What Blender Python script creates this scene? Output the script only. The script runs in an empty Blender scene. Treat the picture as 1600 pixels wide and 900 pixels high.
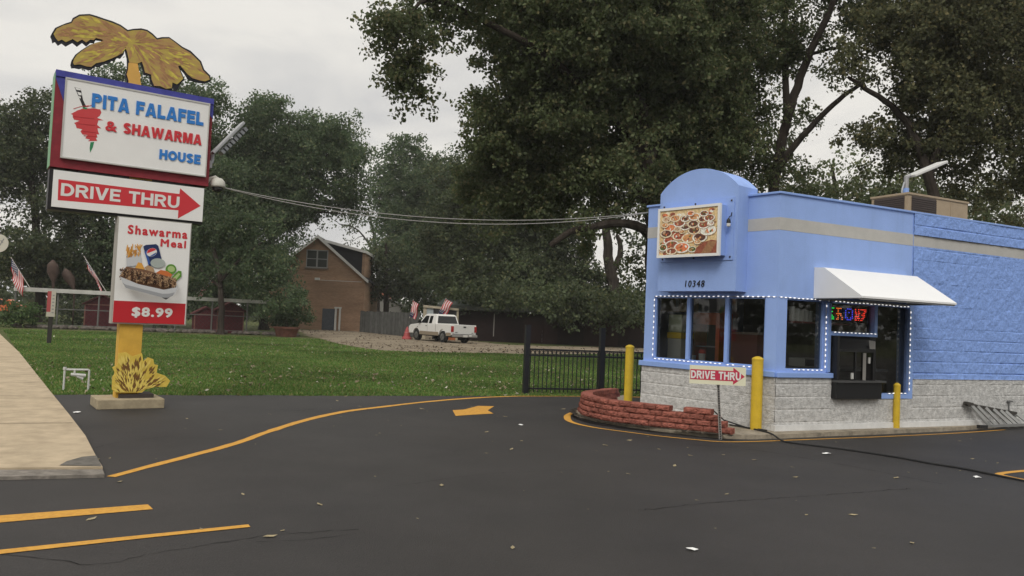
import bpy, bmesh, math, random
import numpy as np
from mathutils import Matrix, Vector
from math import sin, cos, pi, radians, atan2, hypot

sc = bpy.context.scene
col = sc.collection
# ------------------------------------------------------------------ camera
FPX, PITCH, ROLL, CAMH = 1244.0, radians(2.4), radians(2.5), 1.6
cam_d = bpy.data.cameras.new('camera'); cam = bpy.data.objects.new('camera', cam_d); col.objects.link(cam)
CM = (Matrix.Rotation(pi/2+PITCH, 3, 'X') @ Matrix.Rotation(ROLL, 3, 'Z'))
cam.matrix_world = Matrix.Translation((0, 0, CAMH)) @ CM.to_4x4()
cam_d.sensor_width = 36; cam_d.lens = 36*FPX/1600; cam_d.clip_end = 1500; cam_d.clip_start = 0.05
sc.camera = cam
sc.render.resolution_x, sc.render.resolution_y = 1024, 576
# ------------------------------------------------------------------ sky (overcast) and weak, very soft sun
SUN_EL, SUN_AZ = radians(44), radians(192)      # azimuth clockwise from +Y (behind the camera, a bit left)
w = bpy.data.worlds.new('World'); sc.world = w; w.use_nodes = True
nt = w.node_tree; nt.nodes.clear(); N = nt.nodes.new; K = nt.links.new
wo = N('ShaderNodeOutputWorld'); bg = N('ShaderNodeBackground'); bg.inputs['Strength'].default_value = 0.1
K(bg.outputs[0], wo.inputs[0])
sky = N('ShaderNodeTexSky'); sky.sky_type = 'NISHITA'; sky.sun_disc = False
sky.sun_elevation = SUN_EL; sky.sun_rotation = SUN_AZ; sky.dust_density = 4; sky.air_density = 1.5
hs = N('ShaderNodeHueSaturation'); hs.inputs['Saturation'].default_value = 0.12; hs.inputs['Value'].default_value = 0.9
K(sky.outputs[0], hs.inputs['Color'])
tc = N('ShaderNodeTexCoord'); sep = N('ShaderNodeSeparateXYZ'); K(tc.outputs['Generated'], sep.inputs[0])
zz = N('ShaderNodeMath'); zz.operation = 'MAXIMUM'; K(sep.outputs[2], zz.inputs[0]); zz.inputs[1].default_value = 0.0
za = N('ShaderNodeMath'); za.operation = 'ADD'; K(zz.outputs[0], za.inputs[0]); za.inputs[1].default_value = 0.22
dv = N('ShaderNodeVectorMath'); dv.operation = 'DIVIDE'; K(tc.outputs['Generated'], dv.inputs[0]); K(za.outputs[0], dv.inputs[1])
nz = N('ShaderNodeTexNoise'); nz.inputs['Scale'].default_value = 1.6; nz.inputs['Detail'].default_value = 5; nz.inputs['Roughness'].default_value = 0.5
nz.inputs['Distortion'].default_value = 0.6
K(dv.outputs[0], nz.inputs['Vector'])
cr = N('ShaderNodeValToRGB'); K(nz.outputs['Fac'], cr.inputs[0])
cr.color_ramp.elements[0].position = 0.36; cr.color_ramp.elements[0].color = (0.62, 0.615, 0.61, 1)
cr.color_ramp.elements[1].position = 0.58; cr.color_ramp.elements[1].color = (0.84, 0.815, 0.765, 1)
gr = N('ShaderNodeMapRange'); K(sep.outputs[2], gr.inputs[0]); gr.inputs[1].default_value = 0.32; gr.inputs[2].default_value = 1.0
gr.inputs[3].default_value = 9.4; gr.inputs[4].default_value = 14.5
ml = N('ShaderNodeVectorMath'); ml.operation = 'SCALE'; K(cr.outputs[0], ml.inputs[0]); K(gr.outputs[0], ml.inputs['Scale'])
mx = N('ShaderNodeMixRGB'); mx.inputs[0].default_value = 0.9; K(hs.outputs[0], mx.inputs[1]); K(ml.outputs[0], mx.inputs[2])
K(mx.outputs[0], bg.inputs['Color'])
sd = bpy.data.lights.new('sun', 'SUN'); sd.energy = 1.35; sd.angle = radians(24); sd.color = (1, 0.96, 0.9)
sun = bpy.data.objects.new('sun', sd); col.objects.link(sun)
sdir = Vector((sin(SUN_AZ)*cos(SUN_EL), cos(SUN_AZ)*cos(SUN_EL), sin(SUN_EL)))
sun.rotation_euler = sdir.to_track_quat('Z', 'Y').to_euler(); sun.location = (0, -20, 30)
vs = sc.view_settings; vs.view_transform = 'Standard'; vs.look = 'None'; vs.gamma = 1; vs.exposure = 0.17; vs.use_curve_mapping = False
sc.cycles.max_bounces = 6; sc.cycles.diffuse_bounces = 4; sc.cycles.glossy_bounces = 3; sc.cycles.transmission_bounces = 4
sc.cycles.transparent_max_bounces = 8; sc.cycles.use_denoising = True; sc.cycles.caustics_reflective = False; sc.cycles.caustics_refractive = False

# ------------------------------------------------------------------ measuring helpers: a photo pixel to a point on a real plane
CP = Vector((0, 0, CAMH))
def ray(x, y): return CM @ Vector(((x-800)/FPX, -(y-450)/FPX, -1))
def G(x, y, z=0.0):
    d = ray(x, y); return CP + d*((z-CAMH)/d.z)
def D(x, y, Y):
    d = ray(x, y); return CP + d*(Y/d.y)
def proj(p):
    q = CM.transposed() @ (Vector(p)-CP); return (800+FPX*q.x/-q.z, 450-FPX*q.y/-q.z)
def onplane(x, y, o, e):
    n = Vector((-e[1], e[0], 0)); d = ray(x, y); t = n.dot(Vector((o[0], o[1], 0)))/n.dot(d); p = CP + d*t
    return ((p.x-o[0])*e[0] + (p.y-o[1])*e[1], p.z)

# ------------------------------------------------------------------ materials
MATS = {}
def mat(name, c, rough=0.7, spec=0.3, var=0.0, vscale=8.0, bump=0.0, bscale=60.0, metal=0.0, c2=None, stretch=None, detail=6, emis=0.0, dirt=0.0, island=0.0, streak=False):
    if name in MATS: return MATS[name]
    m = bpy.data.materials.new(name); m.use_nodes = True; t = m.node_tree; p = t.nodes['Principled BSDF']
    p.inputs['Roughness'].default_value = rough; p.inputs['Specular IOR Level'].default_value = spec; p.inputs['Metallic'].default_value = metal
    p.inputs['Base Color'].default_value = (*c, 1)
    if emis: p.inputs['Emission Color'].default_value = (*c, 1); p.inputs['Emission Strength'].default_value = emis
    L = t.links.new
    if var or bump or c2 or dirt or island:
        co = t.nodes.new('ShaderNodeTexCoord'); vec = co.outputs['Object']
        if stretch:
            mp = t.nodes.new('ShaderNodeMapping'); mp.inputs['Scale'].default_value = stretch; L(vec, mp.inputs[0]); vec = mp.outputs[0]
    cur = None
    if var or c2:
        n = t.nodes.new('ShaderNodeTexNoise'); n.inputs['Scale'].default_value = vscale; n.inputs['Detail'].default_value = detail; n.inputs['Roughness'].default_value = 0.65; L(vec, n.inputs['Vector'])
        r = t.nodes.new('ShaderNodeValToRGB'); L(n.outputs['Fac'], r.inputs[0])
        a = c if c2 else tuple(max(0, k*(1-var)) for k in c); b = c2 if c2 else tuple(min(1, k*(1+var)) for k in c)
        r.color_ramp.elements[0].position = 0.36; r.color_ramp.elements[1].position = 0.64
        r.color_ramp.elements[0].color = (*a, 1); r.color_ramp.elements[1].color = (*b, 1); cur = r.outputs[0]
    if island:
        g = t.nodes.new('ShaderNodeNewGeometry'); mr = t.nodes.new('ShaderNodeMapRange'); L(g.outputs['Random Per Island'], mr.inputs[0])
        mr.inputs[3].default_value = 1-island; mr.inputs[4].default_value = 1+island
        sc_ = t.nodes.new('ShaderNodeVectorMath'); sc_.operation = 'SCALE'
        if cur: L(cur, sc_.inputs[0])
        else: sc_.inputs[0].default_value = c
        L(mr.outputs[0], sc_.inputs['Scale']); cur = sc_.outputs[0]
    if dirt:
        n2 = t.nodes.new('ShaderNodeTexNoise'); n2.inputs['Scale'].default_value = vscale*0.35; n2.inputs['Detail'].default_value = 9; n2.inputs['Roughness'].default_value = 0.7
        if streak:
            mp2 = t.nodes.new('ShaderNodeMapping'); mp2.inputs['Scale'].default_value = (5, 5, .45); L(vec, mp2.inputs[0]); L(mp2.outputs[0], n2.inputs['Vector'])
        else: L(vec, n2.inputs['Vector'])
        r2 = t.nodes.new('ShaderNodeMapRange'); L(n2.outputs['Fac'], r2.inputs[0]); r2.inputs[1].default_value = 0.52; r2.inputs[2].default_value = 0.72; r2.inputs[3].default_value = 0; r2.inputs[4].default_value = dirt
        mm = t.nodes.new('ShaderNodeMixRGB'); L(r2.outputs[0], mm.inputs[0])
        if cur: L(cur, mm.inputs[1])
        else: mm.inputs[1].default_value = (*c, 1)
        mm.inputs[2].default_value = (c[0]*.35, c[1]*.33, c[2]*.3, 1); cur = mm.outputs[0]
    if cur: L(cur, p.inputs['Base Color'])
    if bump:
        n3 = t.nodes.new('ShaderNodeTexNoise'); n3.inputs['Scale'].default_value = bscale; n3.inputs['Detail'].default_value = 5; L(vec, n3.inputs['Vector'])
        bm_ = t.nodes.new('ShaderNodeBump'); bm_.inputs['Strength'].default_value = bump; bm_.inputs['Distance'].default_value = 0.02; L(n3.outputs['Fac'], bm_.inputs['Height']); L(bm_.outputs[0], p.inputs['Normal'])
    MATS[name] = m; return m

def leaf_mat(name, c1, c2, c3, trans=0.35, patch=0.35):
    m = bpy.data.materials.new(name); m.use_nodes = True; t = m.node_tree; t.nodes.clear(); L = t.links.new; Nn = t.nodes.new
    out = Nn('ShaderNodeOutputMaterial'); g = Nn('ShaderNodeNewGeometry'); r = Nn('ShaderNodeValToRGB'); L(g.outputs['Random Per Island'], r.inputs[0])
    r.color_ramp.elements[0].color = (*c1, 1); r.color_ramp.elements[1].color = (*c2, 1); r.color_ramp.elements[0].position = 0.1; r.color_ramp.elements[1].position = 0.8
    e = r.color_ramp.elements.new(0.95); e.color = (*c3, 1)
    co = Nn('ShaderNodeTexCoord'); n = Nn('ShaderNodeTexNoise'); n.inputs['Scale'].default_value = patch; n.inputs['Detail'].default_value = 3; L(co.outputs['Object'], n.inputs['Vector'])
    mr = Nn('ShaderNodeMapRange'); L(n.outputs['Fac'], mr.inputs[0]); mr.inputs[1].default_value = 0.3; mr.inputs[2].default_value = 0.7; mr.inputs[3].default_value = 0.65; mr.inputs[4].default_value = 1.35
    s = Nn('ShaderNodeVectorMath'); s.operation = 'SCALE'; L(r.outputs[0], s.inputs[0]); L(mr.outputs[0], s.inputs['Scale'])
    p = Nn('ShaderNodeBsdfPrincipled'); p.inputs['Roughness'].default_value = 0.55; p.inputs['Specular IOR Level'].default_value = 0.25; L(s.outputs[0], p.inputs['Base Color'])
    tr = Nn('ShaderNodeBsdfTranslucent'); L(s.outputs[0], tr.inputs['Color'])
    mx_ = Nn('ShaderNodeMixShader'); mx_.inputs[0].default_value = trans; L(p.outputs[0], mx_.inputs[1]); L(tr.outputs[0], mx_.inputs[2]); L(mx_.outputs[0], out.inputs[0])
    return m

def glass_mat(name, tint=(0.9, 0.92, 0.9), refl=0.05):
    m = bpy.data.materials.new(name); m.use_nodes = True; t = m.node_tree; t.nodes.clear(); L = t.links.new; Nn = t.nodes.new
    out = Nn('ShaderNodeOutputMaterial'); tr = Nn('ShaderNodeBsdfTransparent'); tr.inputs[0].default_value = (*tint, 1)
    gl = Nn('ShaderNodeBsdfGlossy'); gl.inputs['Roughness'].default_value = 0.02; gl.inputs['Color'].default_value = (0.9, 0.9, 0.9, 1)
    lw = Nn('ShaderNodeFresnel'); lw.inputs[0].default_value = 1.65
    mxs = Nn('ShaderNodeMixShader'); L(lw.outputs[0], mxs.inputs[0]); L(tr.outputs[0], mxs.inputs[1]); L(gl.outputs[0], mxs.inputs[2]); L(mxs.outputs[0], out.inputs[0])
    return m

# ------------------------------------------------------------------ mesh builder
class MB:
    def __init__(s): s.v = []; s.f = []; s.m = []
    def add(s, vs_, fs, m=0):
        o = len(s.v); s.v += [tuple(p) for p in vs_]; s.f += [tuple(i+o for i in f) for f in fs]; s.m += [m]*len(fs); return s
    def box(s, x0, x1, y0, y1, z0, z1, m=0):
        return s.add([(x0,y0,z0),(x1,y0,z0),(x1,y1,z0),(x0,y1,z0),(x0,y0,z1),(x1,y0,z1),(x1,y1,z1),(x0,y1,z1)],
            [(0,3,2,1),(4,5,6,7),(0,1,5,4),(1,2,6,5),(2,3,7,6),(3,0,4,7)], m)
    def obox(s, c, ax, half, m=0):          # c centre, ax three axes, half sizes
        vs_ = []
        for sx, sy, sz in [(-1,-1,-1),(1,-1,-1),(1,1,-1),(-1,1,-1),(-1,-1,1),(1,-1,1),(1,1,1),(-1,1,1)]:
            vs_.append(Vector(c)+Vector(ax[0])*sx*half[0]+Vector(ax[1])*sy*half[1]+Vector(ax[2])*sz*half[2])
        return s.add(vs_, [(0,3,2,1),(4,5,6,7),(0,1,5,4),(1,2,6,5),(2,3,7,6),(3,0,4,7)], m)
    def bar(s, a, b, wd, th, m=0, up=(0, 0, 1)):   # rectangular bar from a to b
        a = Vector(a); b = Vector(b); d = (b-a); l = d.length; d.normalize(); u = Vector(up)
        if abs(d.dot(u)) > 0.97: u = Vector((0, 1, 0))
        r = d.cross(u).normalized(); q = r.cross(d)
        return s.obox((a+b)/2, (d, r, q), (l/2, wd/2, th/2), m)
    def prism(s, poly, t0, t1, m=0, plane='xz', caps=True):
        n = len(poly)
        area = sum(poly[i][0]*poly[(i+1)%n][1]-poly[(i+1)%n][0]*poly[i][1] for i in range(n))
        if area < 0: poly = poly[::-1]
        if plane == 'xz': A = [(p[0], t0, p[1]) for p in poly]; B = [(p[0], t1, p[1]) for p in poly]
        elif plane == 'xy': A = [(p[0], p[1], t1) for p in poly]; B = [(p[0], p[1], t0) for p in poly]
        else: A = [(t1, p[0], p[1]) for p in poly]; B = [(t0, p[0], p[1]) for p in poly]
        fs = [tuple(range(n)), tuple(range(2*n-1, n-1, -1))] if caps else []
        fs += [(i, i+n, (i+1)%n+n, (i+1)%n) for i in range(n)]
        return s.add(A+B, fs, m)
    def flat(s, poly, z, m=0, plane='xy'):
        n = len(poly)
        area = sum(poly[i][0]*poly[(i+1)%n][1]-poly[(i+1)%n][0]*poly[i][1] for i in range(n))
        if area < 0: poly = poly[::-1]
        if plane == 'xy': return s.add([(p[0], p[1], z) for p in poly], [tuple(range(n))], m)
        return s.add([(p[0], z, p[1]) for p in poly], [tuple(range(n))], m)
    def tube(s, pts, r, n=8, m=0, caps=True):
        pts = [Vector(p) for p in pts]; k = len(pts); rs = r if isinstance(r, (list, tuple)) else [r]*k
        vs_ = []; pu = None
        for i, p in enumerate(pts):
            d = (pts[min(i+1, k-1)]-pts[max(i-1, 0)])
            d = d.normalized() if d.length > 1e-9 else Vector((0, 0, 1))
            if pu is None: pu = Vector((1, 0, 0)) if abs(d.x) < 0.9 else Vector((0, 1, 0))
            u = (pu - d*pu.dot(d)); u = u.normalized() if u.length > 1e-6 else d.orthogonal().normalized(); pu = u; vv = d.cross(u)
            for j in range(n):
                a = 2*pi*j/n; vs_.append(p+(u*cos(a)+vv*sin(a))*rs[i])
        fs = [(i*n+j, i*n+(j+1)%n, (i+1)*n+(j+1)%n, (i+1)*n+j) for i in range(k-1) for j in range(n)]
        if caps: fs += [tuple(range(n-1, -1, -1)), tuple(range((k-1)*n, k*n))]
        return s.add(vs_, fs, m)
    def lathe(s, prof, c=(0, 0, 0), n=20, m=0):   # prof: (r, z)
        vs_ = [(c[0]+r*cos(2*pi*j/n), c[1]+r*sin(2*pi*j/n), c[2]+z) for r, z in prof for j in range(n)]
        k = len(prof); fs = [(i*n+j, i*n+(j+1)%n, (i+1)*n+(j+1)%n, (i+1)*n+j) for i in range(k-1) for j in range(n)]
        fs += [tuple(range(n-1, -1, -1)), tuple(range((k-1)*n, k*n))]
        return s.add(vs_, fs, m)
    def ellipse(s, cx, cz, rx, rz, y, m=0, n=16, rot=0.0):
        return s.flat([(cx+rx*cos(2*pi*i/n)*cos(rot)-rz*sin(2*pi*i/n)*sin(rot), cz+rx*cos(2*pi*i/n)*sin(rot)+rz*sin(2*pi*i/n)*cos(rot)) for i in range(n)], y, m, 'xz')
    def text(s, body, u0, u1, z0, z1, y, depth=0.004, m=0, bold=0.03, spacing=1.0, shear=0.0, zb=None):
        cu = bpy.data.curves.new('t', 'FONT'); cu.body = body; cu.space_character = spacing; cu.shear = shear; cu.extrude = 0.01; cu.resolution_u = 3
        o = bpy.data.objects.new('t', cu); col.objects.link(o)
        dg = bpy.context.evaluated_depsgraph_get(); me = bpy.data.meshes.new_from_object(o.evaluated_get(dg))
        co = np.array([v.co[:] for v in me.vertices]); fs = [tuple(p.vertices) for p in me.polygons]
        lo, hi = co.min(0), co.max(0)
        bw = bold*(z1-z0); n_ = 9 if bold > 0 else 1          # heavy lettering: the outline repeated round a small circle
        for k in range(n_):
            dx, dz = (bw*cos(k*pi/4), bw*sin(k*pi/4)) if k < 8 and n_ > 1 else (0, 0)
            s.add([(u0+bw+(p[0]-lo[0])/(hi[0]-lo[0])*(u1-u0-2*bw)+dx, y-(p[2]-lo[2])/(hi[2]-lo[2])*depth-.0002*k, z0+bw+(p[1]-lo[1])/(hi[1]-lo[1])*(z1-z0-2*bw)+dz) for p in co], fs, m)
        bpy.data.objects.remove(o); bpy.data.curves.remove(cu); bpy.data.meshes.remove(me)
        return s
    def ribbon(s, pts, t, y, depth, m=0, closed=False):     # flat stroke of width t along pts (u, z), raised by depth
        n = len(pts); L, R = [], []
        for i in range(n):
            a = pts[(i-1) % n] if closed or i > 0 else pts[i]; b = pts[(i+1) % n] if closed or i < n-1 else pts[i]; p = pts[i]
            d0 = Vector((p[0]-a[0], p[1]-a[1])); d1 = Vector((b[0]-p[0], b[1]-p[1]))
            if d0.length < 1e-9: d0 = d1
            if d1.length < 1e-9: d1 = d0
            d0.normalize(); d1.normalize(); d = (d0+d1); d = d.normalized() if d.length > 1e-6 else d0; nn = Vector((-d.y, d.x)); k = min(1.6, 1/max(.3, nn.dot(Vector((-d0.y, d0.x)))))
            L.append((p[0]+nn.x*t/2*k, p[1]+nn.y*t/2*k)); R.append((p[0]-nn.x*t/2*k, p[1]-nn.y*t/2*k))
        o = []
        for P_ in (L, R):
            o += [(q[0], y-depth, q[1]) for q in P_]+[(q[0], y, q[1]) for q in P_]
        f = []; e = n if closed else n-1
        for i in range(e):
            j = (i+1) % n
            f += [(2*n+i, 2*n+j, j, i), (i, j, n+j, n+i), (3*n+i, 3*n+j, 2*n+j, 2*n+i)]
        if not closed: f += [(0, n, 3*n, 2*n), (n-1, 2*n+n-1, 3*n+n-1, n+n-1)]
        return s.add(o, f, m)
    def letters(s, body, u0, u1, z0, z1, y, depth=.01, m=0, t=.25):
        def arc(cx, cz, rx, rz, a0, a1, n=10): return [(cx+rx*cos(radians(a0+(a1-a0)*i/n)), cz+rz*sin(radians(a0+(a1-a0)*i/n))) for i in range(n+1)]
        h = t/2
        def glyph(c):
            if c == 'I': return t, [[(h, 0), (h, 1)]], []
            if c == 'P': return .74, [[(h, 0), (h, 1)], [(t*.9, 1-h)]+arc(.40, .685, .34-h, .315-h, 90, -90)+[(t*.9, .37+h)]], []
            if c == 'R': return .80, [[(h, 0), (h, 1)], [(t*.9, 1-h)]+arc(.42, .70, .34-h, .30-h, 90, -90)+[(t*.9, .40+h)]], [[(.33, .42), (.55, .45), (.82, 0), (.82-t*1.22, 0)]]
            if c == 'D': return .80, [[(h, 0), (h, 1)], [(t*.9, 1-h)]+arc(.34, .5, .46-h, .5-h, 90, -90, 14)+[(t*.9, h)]], []
            if c == 'T': return .74, [[(0, 1-h), (.74, 1-h)], [(.37, 0), (.37, 1-t*.9)]], []
            if c == 'F': return .66, [[(h, 0), (h, 1)], [(t*.9, 1-h), (.66, 1-h)], [(t*.9, .50), (.60, .50)]], []
            if c == 'E': return .68, [[(h, 0), (h, 1)], [(t*.9, 1-h), (.67, 1-h)], [(t*.9, .51), (.62, .51)], [(t*.9, h), (.68, h)]], []
            if c == 'L': return .64, [[(h, 0), (h, 1)], [(t*.9, h), (.64, h)]], []
            if c == 'H': return .80, [[(h, 0), (h, 1)], [(.80-h, 0), (.80-h, 1)], [(t*.9, .52), (.80-t*.9, .52)]], []
            if c == 'U': return .80, [[(h, 1)]+arc(.40, .40-h*.0, .40-h, .40-h, 180, 360, 12)+[(.80-h, 1)]], []
            if c == 'O': return .92, ['O'], []
            if c == 'S': return .74, [arc(.37, .72, .36-h, .28-h, 20, 90, 5)+arc(.37, .72, .36-h, .28-h, 100, 235, 8)+[(.37, .51)]+arc(.37, .28, .37-h, .28-h, 55, -90, 10)+arc(.37, .28, .37-h, .28-h, -100, -165, 5)], []
            if c == 'A': return .88, [], [[(0, 0), (.44-t*.60, 1), (.44+t*.60, 1), (.88, 0), (.88-t*1.08, 0), (.44, .74), (t*1.08, 0)], [(.24, .17), (.64, .17), (.60, .17+t*.8), (.28, .17+t*.8)]]
            if c == 'V': return .86, [], [[(0, 1), (t*1.1, 1), (.43, .28), (.86-t*1.1, 1), (.86, 1), (.43+t*.58, 0), (.43-t*.58, 0)]]
            if c == 'M': return .98, [[(h, 0), (h, 1)], [(.98-h, 0), (.98-h, 1)]], [[(t*.5, 1), (t*1.35, 1), (.49, .36), (.98-t*1.35, 1), (.98-t*.5, 1), (.49+t*.42, 0), (.49-t*.42, 0)]]
            if c == 'W': return 1.24, [], [[(0, 1), (t*1.02, 1), (.36, .34), (.62-t*.45, 1), (.62+t*.45, 1), (.88, .34), (1.24-t*1.02, 1), (1.24, 1), (.88+t*.52, 0), (.88-t*.52, 0), (.62, .62), (.36+t*.52, 0), (.36-t*.52, 0)]]
            return .34, [], []
        x = 0; gl = []
        for c in body:
            wg, st, po = glyph(c); gl.append((c, x, st, po)); x += wg+.09
        sx = (u1-u0)/(x-.09); szz = z1-z0; k = 0
        for c, x0, st, po in gl:
            for q in st:
                k += 1
                cl = q == 'O'; pts = [(.46+(.46-h)*cos(2*pi*i/22), .5+(.5-h)*sin(2*pi*i/22)) for i in range(22)] if cl else q
                tmp = MB(); tmp.ribbon(pts, t, 0, 1, 0, cl); s.add([(u0+(p[0]+x0)*sx, y+p[1]*depth-.00012*(k % 5), z0+p[2]*szz) for p in tmp.v], tmp.f, m)
            for q in po:
                k += 1; tmp = MB(); tmp.prism(q, 0, -1, 0, 'xz'); s.add([(u0+(p[0]+x0)*sx, y+p[1]*depth-.00012*(k % 5), z0+p[2]*szz) for p in tmp.v], tmp.f, m)
        return s
    def build(s, name, mats, parent=None, loc=(0, 0, 0), rotz=0.0, smooth=False, bevel=0.0, seg=2):
        me = bpy.data.meshes.new(name); me.from_pydata(s.v, [], s.f)
        mats = mats if isinstance(mats, (list, tuple)) else [mats]
        for k in mats: me.materials.append(k)
        me.polygons.foreach_set('material_index', s.m)
        if smooth: me.polygons.foreach_set('use_smooth', [True]*len(s.f))
        me.update()
        o = bpy.data.objects.new(name, me); col.objects.link(o); o.location = loc; o.rotation_euler = (0, 0, rotz)
        if parent: o.parent = parent
        if bevel:
            b = o.modifiers.new('bevel', 'BEVEL'); b.width = bevel; b.segments = seg; b.limit_method = 'ANGLE'; b.angle_limit = radians(40)
        if smooth == 'auto':
            pass
        return o

def tag(o, label, cat, group=None):
    o['label'] = label; o['category'] = cat
    if group: o['group'] = group
    return o
def thing(name, label, cat, loc=(0, 0, 0), rotz=0.0, group=None):
    o = bpy.data.objects.new(name, None); col.objects.link(o); o.location = loc; o.rotation_euler = (0, 0, rotz); o.empty_display_size = 0.1
    return tag(o, label, cat, group)
def struct(name, mb, m, kind='structure', **k):
    o = mb.build(name, m, **k); o['kind'] = kind; return o
def dup(root, loc=None, rotz=None, label=None, group=None):
    r = root.copy(); col.objects.link(r)
    if loc is not None: r.location = loc
    if rotz is not None: r.rotation_euler = (0, 0, rotz)
    if label: r['label'] = label
    if group: r['group'] = group
    for ch in list(root.children):
        c = ch.copy(); col.objects.link(c); c.parent = r
        for g in ch.children:
            d = g.copy(); col.objects.link(d); d.parent = c
    return r

def fastmesh(name, V, F, mats, parent=None, matidx=None, loc=(0, 0, 0)):     # numpy arrays, all faces with the same corner count
    me = bpy.data.meshes.new(name); k = F.shape[1]; nf = F.shape[0]
    me.vertices.add(len(V)); me.vertices.foreach_set('co', V.astype(np.float32).ravel())
    me.loops.add(nf*k); me.loops.foreach_set('vertex_index', F.astype(np.int32).ravel())
    me.polygons.add(nf); me.polygons.foreach_set('loop_start', np.arange(0, nf*k, k, dtype=np.int32))
    if matidx is not None: me.polygons.foreach_set('material_index', matidx.astype(np.int32))
    me.update(calc_edges=True)
    for m in (mats if isinstance(mats, (list, tuple)) else [mats]): me.materials.append(m)
    o = bpy.data.objects.new(name, me); col.objects.link(o); o.location = loc
    if parent: o.parent = parent
    return o

def vnoise(x, z, f, seed):
    r = np.random.RandomState(seed); T = r.rand(64, 64)
    a = x*f; b = z*f; ia = np.floor(a).astype(int); ib = np.floor(b).astype(int); fa = a-ia; fb = b-ib
    fa = fa*fa*(3-2*fa); fb = fb*fb*(3-2*fb)
    g = lambda i, j: T[i % 64, j % 64]
    return (g(ia, ib)*(1-fa)+g(ia+1, ib)*fa)*(1-fb)+(g(ia, ib+1)*(1-fa)+g(ia+1, ib+1)*fa)*fb
def rough_wall(mb, x0, x1, z0, z1, y, amp=0.016, course=0.2, blk=0.4, res=0.02, m=0, seed=3, jw=.007, jd=-.003):
    nx = max(2, int((x1-x0)/res)+1); nzz = max(2, int((z1-z0)/res)+1)
    xs = np.linspace(x0, x1, nx); zs = np.linspace(z0, z1, nzz); X, Z = np.meshgrid(xs, zs)
    n = 0.5*vnoise(X+50, Z+50, 9, seed)+0.3*vnoise(X+50, Z+50, 21, seed+1)+0.2*vnoise(X+50, Z+50, 39, seed+2)
    row = np.floor(Z/course); dz = np.abs(Z-np.round(Z/course)*course)
    xo = X + (row % 2)*blk/2; dx = np.abs(xo-np.round(xo/blk)*blk)
    depth = n*amp + 0.25*amp*np.sin(row*12.9+np.floor(xo/blk)*7.1)
    joint = np.minimum(dz, dx*3.0)
    k = np.clip(joint/jw, 0, 1); Y = y - depth*k + (1-k)*jd
    V = np.stack([X.ravel(), Y.ravel(), Z.ravel()], 1).tolist()
    F = [(j*nx+i, j*nx+i+1, (j+1)*nx+i+1, (j+1)*nx+i) for j in range(nzz-1) for i in range(nx-1)]
    mb.add(V, F, m)
# ================================================================== GROUND
rng = np.random.RandomState(7); random.seed(11)
def pxs(*ps): return [tuple(G(x, y)[:2]) for x, y in ps]
asph = mat('asphalt', (0.027, 0.0245, 0.0235), rough=0.68, spec=0.35, var=0.22, vscale=0.55, bump=0.25, bscale=90, detail=8)
t = asph.node_tree; P_ = t.nodes['Principled BSDF']        # fine aggregate speckle and worn, sandy drifts over the sealcoat
cur = P_.inputs['Base Color'].links[0].from_socket
co = t.nodes.new('ShaderNodeTexCoord')
sp_ = t.nodes.new('ShaderNodeTexNoise'); sp_.inputs['Scale'].default_value = 70; sp_.inputs['Detail'].default_value = 2; t.links.new(co.outputs['Object'], sp_.inputs['Vector'])
mr = t.nodes.new('ShaderNodeMapRange'); t.links.new(sp_.outputs['Fac'], mr.inputs[0]); mr.inputs[1].default_value = 0.3; mr.inputs[2].default_value = 0.7; mr.inputs[3].default_value = 0.8; mr.inputs[4].default_value = 1.2
ms = t.nodes.new('ShaderNodeVectorMath'); ms.operation = 'SCALE'; t.links.new(cur, ms.inputs[0]); t.links.new(mr.outputs[0], ms.inputs['Scale'])
dn = t.nodes.new('ShaderNodeTexNoise'); dn.inputs['Scale'].default_value = 0.16; dn.inputs['Detail'].default_value = 7; dn.inputs['Roughness'].default_value = 0.6; t.links.new(co.outputs['Object'], dn.inputs['Vector'])
dr = t.nodes.new('ShaderNodeMapRange'); t.links.new(dn.outputs['Fac'], dr.inputs[0]); dr.inputs[1].default_value = 0.42; dr.inputs[2].default_value = 0.75; dr.inputs[3].default_value = 0; dr.inputs[4].default_value = 0.5
dm = t.nodes.new('ShaderNodeMixRGB'); t.links.new(dr.outputs[0], dm.inputs[0]); t.links.new(ms.outputs[0], dm.inputs[1]); dm.inputs[2].default_value = (0.052, 0.045, 0.039, 1)
t.links.new(dm.outputs[0], P_.inputs['Base Color'])

soil = mat('lawn soil', (0.052, 0.080, 0.024), rough=0.95, spec=0.1, vscale=0.35, c2=(0.105, 0.105, 0.042), bump=0.6, bscale=25, detail=8)
g_ = MB(); g_.flat([(-700, -700), (700, -700), (700, 700), (-700, 700)], 0.0); struct('lawn', g_, soil)
LA = (-7.9, 13.66); LB = (3.3, 18.48)          # the lawn's straight front edge
ldx, ldy = LB[0]-LA[0], LB[1]-LA[1]
edge = [LA]
for i in range(1, 60):
    f = i/60; edge.append((LA[0]+ldx*f, LA[1]+ldy*f+random.uniform(-.11, .09)))
edge.append(LB)
SWR = pxs((0, 523.5), (30, 553), (60, 592), (80, 618), (107, 652), (133, 687), (150, 721), (160, 738))     # sidewalk's right edge
a_ = MB(); a_.flat(edge+[(9, 20.6), (60, 44), (60, -60), (-90, -60), (-90, 95), (-52, 78.5), (-22.2, 33.4)], 0.004)
struct('asphalt', a_, asph)
conc = mat('sidewalk concrete', (0.44, 0.355, 0.245), rough=0.9, spec=0.2, var=0.14, vscale=3.5, bump=0.15, bscale=120, dirt=0.35, detail=10)
conc2 = mat('kerb concrete', (0.20, 0.18, 0.155), rough=0.92, spec=0.2, var=0.3, vscale=9, bump=0.3, bscale=80, dirt=0.5)
vdir = Vector((-.553, .833)).normalized(); udir = Vector((.833, .553))
far = Vector(SWR[0])
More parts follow.
